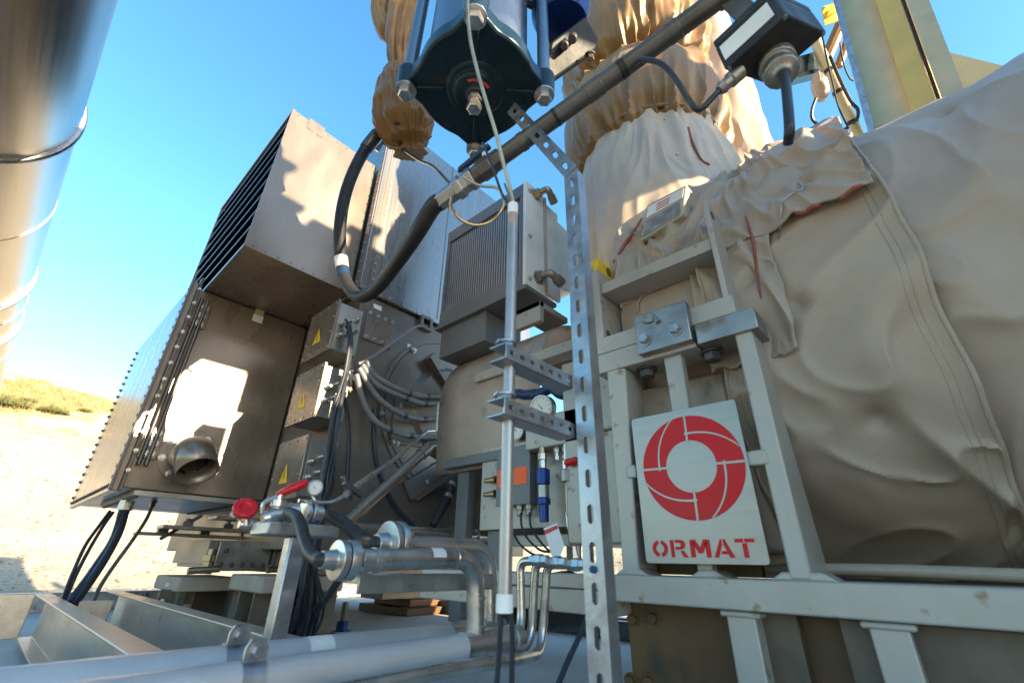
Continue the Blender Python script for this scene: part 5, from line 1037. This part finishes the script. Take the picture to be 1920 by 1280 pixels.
# ------------------------------------------------------------------ floor channels, rails
def floor_channel(lab, x, y0, y1, z0, z1, m='galv'):
    mb = MB(); mb.channel((x, y0, (z0+z1)/2), (x, y1, (z0+z1)/2), (0, 0, 1), (-1, 0, 0), z1-z0, .055, .006); return solo('floor_channel', mb, m, lab, 'steel channel', 'floor channels', bevel=.002)
floor_channel('weathered steel channel nearest the camera at lower left', .31, .985, 3.1, .03, .2, 'channel')
floor_channel('long weathered steel channel right of the near one', .575, .985, 3.15, .03, .2, 'channel')
floor_channel('blue grey channel at the bottom left corner', .06, .985, 2.6, .02, .16, 'pipegrey')
mb = MB(); mb.box((-.4, 3.11, .03), (.262, 3.135, .2)); solo('end_channel', mb, 'channel', 'cross channel closing the far end of the near floor channel', 'steel channel', bevel=.003)
mb = MB(); mb.box((.40, 3.0, .04), (.53, 3.02, .17)); solo('end_plate', mb, 'channel', 'small steel plate where the cabinet cables drop', 'plate', bevel=.003)
mb = MB(); mb.channel((-2.5, 4.75, .06), (5.5, 4.75, .06), (0, 0, 1), (0, -1, 0), .12, .05, .006); rl = solo('kerb_rail', mb, 'galv', 'long low galvanised kerb rail along the far pad edge', 'rail')
for k in range(13):
    mb = MB(); x = -.6+k*.4; mb.box((x, 4.742, .02), (x+.006, 4.747, .10)); mb.bolt((x+.03, 4.743, .09), (0, -1, 0), .008); mb.bolt((x+.03, 4.743, .03), (0, -1, 0), .008); mb.build('rail_joint', 'darkbolt', rl)
# cables from the cabinet to the floor
for k, (pts, r, lab) in enumerate(((((206, 958), (186, 985), (160, 1022), (138, 1070), (122, 1110), (113, 1135)), .008, 'thin black cable leftmost below the terminal cabinet'), (((212, 960), (194, 985), (168, 1028), (146, 1070), (126, 1115), (116, 1138)), .008, 'thin black cable second from left below the terminal cabinet'), (((236, 955), (222, 1000), (195, 1050), (165, 1095), (136, 1135)), .019, 'thick black power cable below the cabinet gland'), (((230, 955), (212, 1010), (180, 1060), (152, 1100), (128, 1132)), .017, 'second thick power cable close beside the first'), (((290, 935), (276, 970), (250, 1010), (210, 1065), (182, 1110), (168, 1155)), .009, 'thin grey cable rightmost below the terminal cabinet'))):
    n = len(pts); mb = MB(); mb.tube(spline([PW(x, y, 1.92-.12*i/(n-1)) if False else PY(x, y, 3.35-.35*i/(n-1)) for i, (x, y) in enumerate(pts)], 7), r, 10); solo('cabinet_cable', mb, 'cable' if k != 4 else 'condgrey', lab, 'cable', 'cables under the terminal cabinet')
for q, r in (((237, 945), .035), ((291, 932), .018)):
    p = PY(*q, 3.36); mb = MB(); mb.rev(p+V(0, 0, .02), (0, 0, -1), [(0, r), (.05, r), (.052, r*.8), (.075, r*.8)], 8); mb.build('bottom_gland', 'bolt', tb)
# ------------------------------------------------------------------ instrument panel in the middle
ip = thing('instrument_rack', 'dark grey steel rack with cream back panel behind the conduit', 'rack', (1.6, 1.3, .3))
IX = 1.50
a, b = PX(988, 826, IX), PX(1100, 985, IX); mb = MB(); mb.box((IX, b.y-.05, b.z), (IX+.012, a.y+.28, a.z)); mb.build('back_panel', 'cream', ip, bevel=.002)
for x0, x1, X in ((858, 878, 1.56), (918, 945, 1.53)):
    a, b = PX(x0, 862, X), PX(x1, 1105, X); mb = MB(); mb.box((X, PX(x1, 900, X).y, .1), (X+.05, PX(x0, 900, X).y, a.z)); mb.build('leg', 'greydark', ip, bevel=.003)
a, b = PX(938, 1006, 1.58), PX(1090, 1022, 1.58); mb = MB(); mb.box((1.58, b.y-.1, b.z), (1.62, a.y, a.z+.005)); mb.build('lower_rail', 'cream', ip, bevel=.003)
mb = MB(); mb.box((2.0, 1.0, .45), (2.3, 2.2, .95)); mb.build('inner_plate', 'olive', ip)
# gear casing
mb = MB(); mb.box((1.42, .66, .42), (2.5, 1.02, 1.12)); mb.box((1.40, .655, .80), (1.418, .86, 1.04)); solo('gear_casing', mb, 'cream', 'cream gear casing behind the frame post', 'casing', bevel=.008)
mb = MB(); a, b = PX(908, 700, 1.55), PX(1075, 645, 1.55); mb.box((1.50, b.y-.15, b.z-.055), (1.58, a.y+.02, b.z)); solo('cooler_beam', mb, 'cream', 'cream beam carrying the oil cooler stand', 'beam', bevel=.005)
# control box
CX_ = 1.45; a, b = PX(934, 846, CX_), PX(994, 943, CX_)
cb2 = thing('control_box', 'grey control box with bright orange label', 'control box', (CX_, (a.y+b.y)/2, b.z))
mb = MB(); mb.box((CX_, b.y, b.z), (CX_+.045, a.y, a.z)); mb.box((CX_-.004, b.y-.002, b.z-.002), (CX_, a.y+.002, a.z+.002)); mb.build('enclosure', 'greydark', cb2, bevel=.004)
l0, l1 = PX(934, 882, CX_), PX(989, 908, CX_); mb = MB(); mb.box((CX_-.0055, l1.y, l1.z+.004), (CX_-.0042, l0.y-.004, l0.z)); mb.build('orange_label', 'orange', cb2)
for q in ((975, 948), (992, 948)):
    p = PX(*q, CX_+.02); p.z = b.z; mb = MB(); mb.rev(p, (0, 0, -1), [(-.002, .016), (.02, .016), (.022, .012), (.04, .012), (.045, .008)], 10); mb.build('cable_gland', 'glandgrey', cb2)
for q in ((918, 900), (917, 926)):
    p = PX(*q, CX_+.02); mb = MB(); mb.rev(p, (0, -1, 0), [(-.03, .01), (.0, .012), (.02, .012), (.025, .016), (.04, .016)], 10); mb.build('plug', 'brass', cb2)
for k, pts in enumerate((((977, 960), (978, 985), (990, 1010), (1012, 1030), (1030, 1034)), ((993, 960), (995, 985), (1006, 1005), (1022, 1025), (1036, 1036)), ((963, 1000), (975, 1020), (995, 1036), (1015, 1044)))):
    mb = MB(); mb.tube(spline([PX(x, y, CX_+.01) for x, y in pts], 7), .0045, 8); solo('control_cable', mb, 'cable', 'thin black cable below the grey control box, '+['left', 'right', 'lowest'][k]+' of three', 'cable', 'cables below the control box')
# manifold with gauge
MX = 1.42; a, b = PX(985, 786, MX), PX(1085, 832, MX)
mf = thing('gauge_manifold', 'cream instrument manifold block with round steel gauge', 'manifold', (MX, (a.y+b.y)/2, b.z))
mb = MB(); mb.box((MX, b.y, b.z+.012), (MX+.10, a.y, a.z)); mb.build('block', 'cream', mf, bevel=.005)
gauge(mf, PX(1016, 764, MX-.02), (-1, -.12, -.25), .0505, .045)
gauge(mf, PX(968, 806, MX+.06), (-1, 0, -.1), .045, .03)
mb = MB(); p = PX(1010, 805, MX); mb.rev(p, (-1, 0, 0), [(-.001, .007), (.002, .007)], 16); mb.build('lock', 'darkbolt', mf)
for q in ((1016, 828), (1043, 828), (1060, 826), (1076, 826)):
    p = PX(*q, MX+.04); p.z = b.z+.012; mb = MB(); mb.rev(p, (0, 0, -1), [(-.002, .014), (.018, .014), (.019, .010), (.035, .010), (.036, .014), (.05, .014)], 6); mb.build('fitting', 'bolt', mf)
p = PX(1070, 752, MX+.03); mb = MB(); mb.rev(p, (0, 0, -1), [(-.05, .022), (-.02, .022), (-.018, .016), (.0, .016), (.002, .013), (.10, .013)], 8); mb.build('vent_fitting', 'brass', mf)
for pts, lab, r in ((((1075, 742), (1050, 738), (1035, 728), (1018, 735), (1000, 742)), 'dark blue rubber hose behind the round gauge', .024), (((1005, 738), (985, 740), (972, 738), (955, 742)), 'dark blue rubber hose behind the vertical conduit', .024)):
    mb = MB(); mb.tube(spline([PX(x, y, 1.52) for x, y in pts], 8), r, 14); solo('lube_hose', mb, 'bluehandle', lab, 'hose')
# blue pressure device
PXX = 1.43
bt = thing('pressure_transmitter', 'blue cylindrical pressure transmitter hanging from the manifold', 'transmitter', PX(1020, 985, PXX))
def vstack(par, px, X, segs, n=20):
    for y0, y1, r, m, name in segs:
        a, b = PX(px+(y0-880)*.03, y0, X), PX(px+(y1-880)*.03, y1, X); b.x, b.y = a.x, a.y; mb = MB(); mb.cyl(b, a, r, n); mb.build(name, m, par, bevel=.0015)
vstack(bt, 1018, PXX, ((835, 850, .014, 'brass', 'fitting'), (850, 862, .019, 'bolt', 'fitting'), (862, 878, .016, 'bolt', 'fitting')), 6)
vstack(bt, 1018, PXX, ((880, 908, .0275, 'blue', 'blue_body'), (909, 933, .023, 'inox', 'steel_sleeve'), (934, 945, .0265, 'blue', 'blue_body'), (946, 978, .0185, 'blue', 'blue_body')))
nv = thing('needle_valve', 'small steel needle valve with red T handle beside the strut', 'valve', PX(1065, 905, PXX))
vstack(nv, 1062, PXX, ((832, 862, .010, 'bolt', 'tube'), (863, 880, .017, 'bolt', 'valve_body'), (881, 903, .024, 'glandgrey', 'valve_body'), (904, 965, .008, 'brass', 'tube')), 8)
a, b = PX(1060, 868, PXX-.03), PX(1084, 862, PXX-.03); mb = MB(); mb.tube([a, a.lerp(b, .15), a.lerp(b, .85), b], [.009, .0145, .0145, .011], 12); mb.build('red_handle', 'red', nv)
for k, pts in enumerate((((1062, 960), (1066, 990), (1078, 1010), (1088, 1050)), ((1085, 830), (1086, 900), (1087, 980), (1086, 1050)), ((1074, 832), (1074, 860), (1082, 890), (1086, 930)))):
    mb = MB(); mb.tube(spline([PX(x, y, PXX+.02) for x, y in pts], 7), .007, 8); solo('sensing_tube', mb, 'wood' if False else 'pipe', ['bent sensing tube below the needle valve', 'straight sensing tube running down beside the strut', 'short sensing tube curving behind the strut edge'][k], 'tube', 'sensing tubes')
# hanging tag
tg = thing('hanging_tag', 'white card tag with red stripe hanging by the strut', 'tag', PX(1038, 1045, 1.3))
q = [PX(1019, 990, 1.3), PX(1044, 980, 1.3), PX(1058, 1022, 1.3), PX(1050, 1042, 1.3), PX(1036, 1046, 1.3), PX(1028, 1020, 1.3)]
mb = MB(); mb.prism(q, (.0012, 0, 0)); mb.build('card', 'paper', tg)
mb = MB(); mb.prism([PX(1020, 994, 1.2985), PX(1044, 984, 1.2985), PX(1046, 990, 1.2985), PX(1023, 1001, 1.2985)], (.0008, 0, 0)); mb.build('red_stripe', 'red', tg)
mb = MB(); mb.tube(spline([PX(1030, 985, 1.3), PX(1024, 978, 1.36), PX(1020, 972, 1.42)], 5), .0015, 6); mb.build('tie_wire', 'bolt', tg)
# things seen through the gaps
mb = MB(); mb.box((2.6, 1.0, 0), (2.66, 3.1, .09)); mb.channel((2.5, .6, .045), (2.5, 2.4, .045), (0, 0, 1), (-1, 0, 0), .09, .05, .006); solo('floor_rail', mb, 'greydark', 'dark low floor rail beyond the bent tubes', 'rail')
p = PZ(1072, 1185, .0); mb = MB(); mb.box((p.x, p.y-.03, 0), (p.x+.05, p.y+.02, .6)); solo('rack_post', mb, 'pipegrey', 'grey upright post seen between the tubes and the strut', 'post', bevel=.003)
p = PZ(1054, 1170, .0); p = CAM.lerp(p, 1.15); mb = MB(); mb.rev(V(p.x, p.y, 0), (0, 0, 1), [(0, .05), (.12, .05), (.12, .09), (.22, .09)], 24); solo('white_bollard', mb, 'white', 'small white capped bollard beyond the bent tubes', 'bollard', bevel=.005)
mb = MB(); mb.rev(PX(985, 1130, 1.6)+V(0, 0, .0), (1, 0, 0), [(0, .01), (.02, .10), (.3, .12)], 28); solo('drain_funnel', mb, 'rubber', 'black round drain pot under the beam behind the bent tubes', 'drain pot')
# tufts on the crest
def tuft(name, m, c, r, n, lab, cat, hgt=1.0, group=None):
    mb = MB(); random.seed(int(c.x*7+c.y*13))
    for i in range(n):
        a, rr = random.uniform(0, 6.28), r*math.sqrt(random.random()); h = r*hgt*random.uniform(.3, 1)*(1-.6*(rr/r)**2)
        p = c+V(math.cos(a)*rr, math.sin(a)*rr, h*.7*random.random()); d = V(random.uniform(-1, 1), random.uniform(-1, 1), random.uniform(.2, 1.4)).normalized(); s = d.orthogonal().normalized()*r*.03; l = r*.22
        mb.add([p-s, p+s, p+d*l], [(0, 1, 2)])
    return solo(name, mb, m, lab, cat, group, loc=c)
M['shrub'] = mat('olive_shrub', (.13, .135, .05), 0, .8, (.085, .09, .03), 4)
M['drygrass'] = mat('dry_tufts', (.40, .31, .15), 0, .9, (.28, .21, .09), 3)
def crest(px, py, lo=24, hi=60):
    d = sight(px, py); k = math.hypot(d.x, d.y); az = math.atan2(d.y, d.x); D = lo
    while D < hi:
        p = CAM+d*(D/k)
        if D > 26.3 and hill(az, D).z > p.z or berm(az, min(D, 30)).z > p.z and D < 28: return p
        D += .15
    return None
for px, py, r, lab in ((14, 757, .95, 'green shrub on the crest beside the overhead pipe end'), (100, 768, .62, 'low green shrub on the crest nearer the cabinet'), (52, 748, .4, 'small olive shrub between the two green crest shrubs'), (160, 766, .35, 'tiny olive shrub close to the cabinet edge')):
    p = crest(px, py+6)
    if p: tuft('shrub', 'shrub', p, r, 900, lab, 'shrub', .9, 'shrubs on the crest')
mb = MB(); random.seed(3)
for i in range(1500):
    px, py = random.uniform(-40, 260), random.uniform(712, 775); p = crest(px, py)
    if not p: continue
    r = random.uniform(.10, .28)
    for k in range(7):
        q = p+V(random.uniform(-r, r), random.uniform(-r, r), -.03); d = V(random.uniform(-.5, .5), random.uniform(-.5, .5), 1).normalized(); s = V(.02, -.02, 0); mb.add([q-s, q+s, q+d*r*1.2], [(0, 1, 2)])
mb.build('dry_grass', 'drygrass', kind='stuff', label='dry yellow grass tufts covering the hilltop', loc=V(0, 30, 5))
# loose stones on the embankment
mb = MB(); random.seed(9)
for i in range(2600):
    az, dd = R_(random.uniform(28, 92)), random.uniform(13, 25.5); p = berm(az, dd); r = random.choice([.03, .04, .05, .07, .10])*random.uniform(.7, 1.3)
    o = [p+V(random.uniform(.6, 1)*r*x, random.uniform(.6, 1)*r*y, random.uniform(.4, .9)*r*z) for x, y, z in ((1, 0, 0), (0, 1, 0), (-1, 0, 0), (0, -1, 0), (0, 0, 1), (0, 0, -1))]
    mb.add(o, [(0, 1, 4), (1, 2, 4), (2, 3, 4), (3, 0, 4), (1, 0, 5), (2, 1, 5), (3, 2, 5), (0, 3, 5)])
M['stone'] = mat('embankment_stone', (.36, .31, .25), 0, .9, (.2, .17, .13), 1.5)
mb.build('loose_stones', 'stone', kind='stuff', label='loose stones scattered over the gravel embankment', loc=V(0, 15, 0))
# ------------------------------------------------------------------ unseen panels, posts and duct, added to throw shade on the machine
# gaps between the added panels are cut to shape the sun patches
rk = thing('added_shade_rack', 'unseen rack of panels added right of the machine to block sun', 'sun blocker', (1.2, -2.4, 0))
for a_, b_ in (((.35, -2.6, 0), (2.05, -2.3, 1.28)), ((.35, -2.6, 1.80), (1.248, -2.3, 2.40)), ((.78, -2.6, 1.282), (1.248, -2.3, 1.798)), ((1.25, -2.6, 1.282), (1.50, -2.3, 2.40)), ((1.502, -2.6, 1.282), (1.66, -2.3, 2.54)), ((1.662, -2.6, 1.282), (2.05, -2.3, 2.27)), ((1.64, -2.25, 2.60), (2.3, -2.15, 2.96)), ((2.052, -2.6, 0), (3.2, -2.3, 2.62))):
    mb = MB(); mb.box(a_, b_); mb.build('panel', 'olive', rk)
for x in (.36, 1.06, 2.2):
    mb = MB(); mb.box((x, -2.3, 0), (x+.12, -2.18, 3.9)); mb.build('rack_post', 'golden', rk)  # added posts throw narrow strips of shade
ld_ = thing('added_shade_duct', 'unseen thick duct added above the panels to block sun', 'duct', (1.2, -2.4, 2.9))  # added out of view to cast the shade band on hood and cabinet
mb = MB(); mb.cyl((.55, -2.4, 3.21), (2.3, -2.4, 3.21), .29, 40); mb.build('shade_duct_body', 'fabric', ld_)
for x, r, h in ((.62, .14, .5), (1.215, .06, .62), (1.34, .05, .36), (1.58, .07, .31), (1.80, .06, .42), (2.05, .05, .55)):
    mb = MB(); mb.cyl((x, -2.4, 3.21), (x, -2.4, 3.21+h), r, 20); mb.box((x-r*1.5, -2.5, 3.21+h), (x+r*1.5, -2.3, 3.25+h)); mb.build('shade_stub', 'pipegrey', ld_)  # added stubs make the upper shadow edge ragged
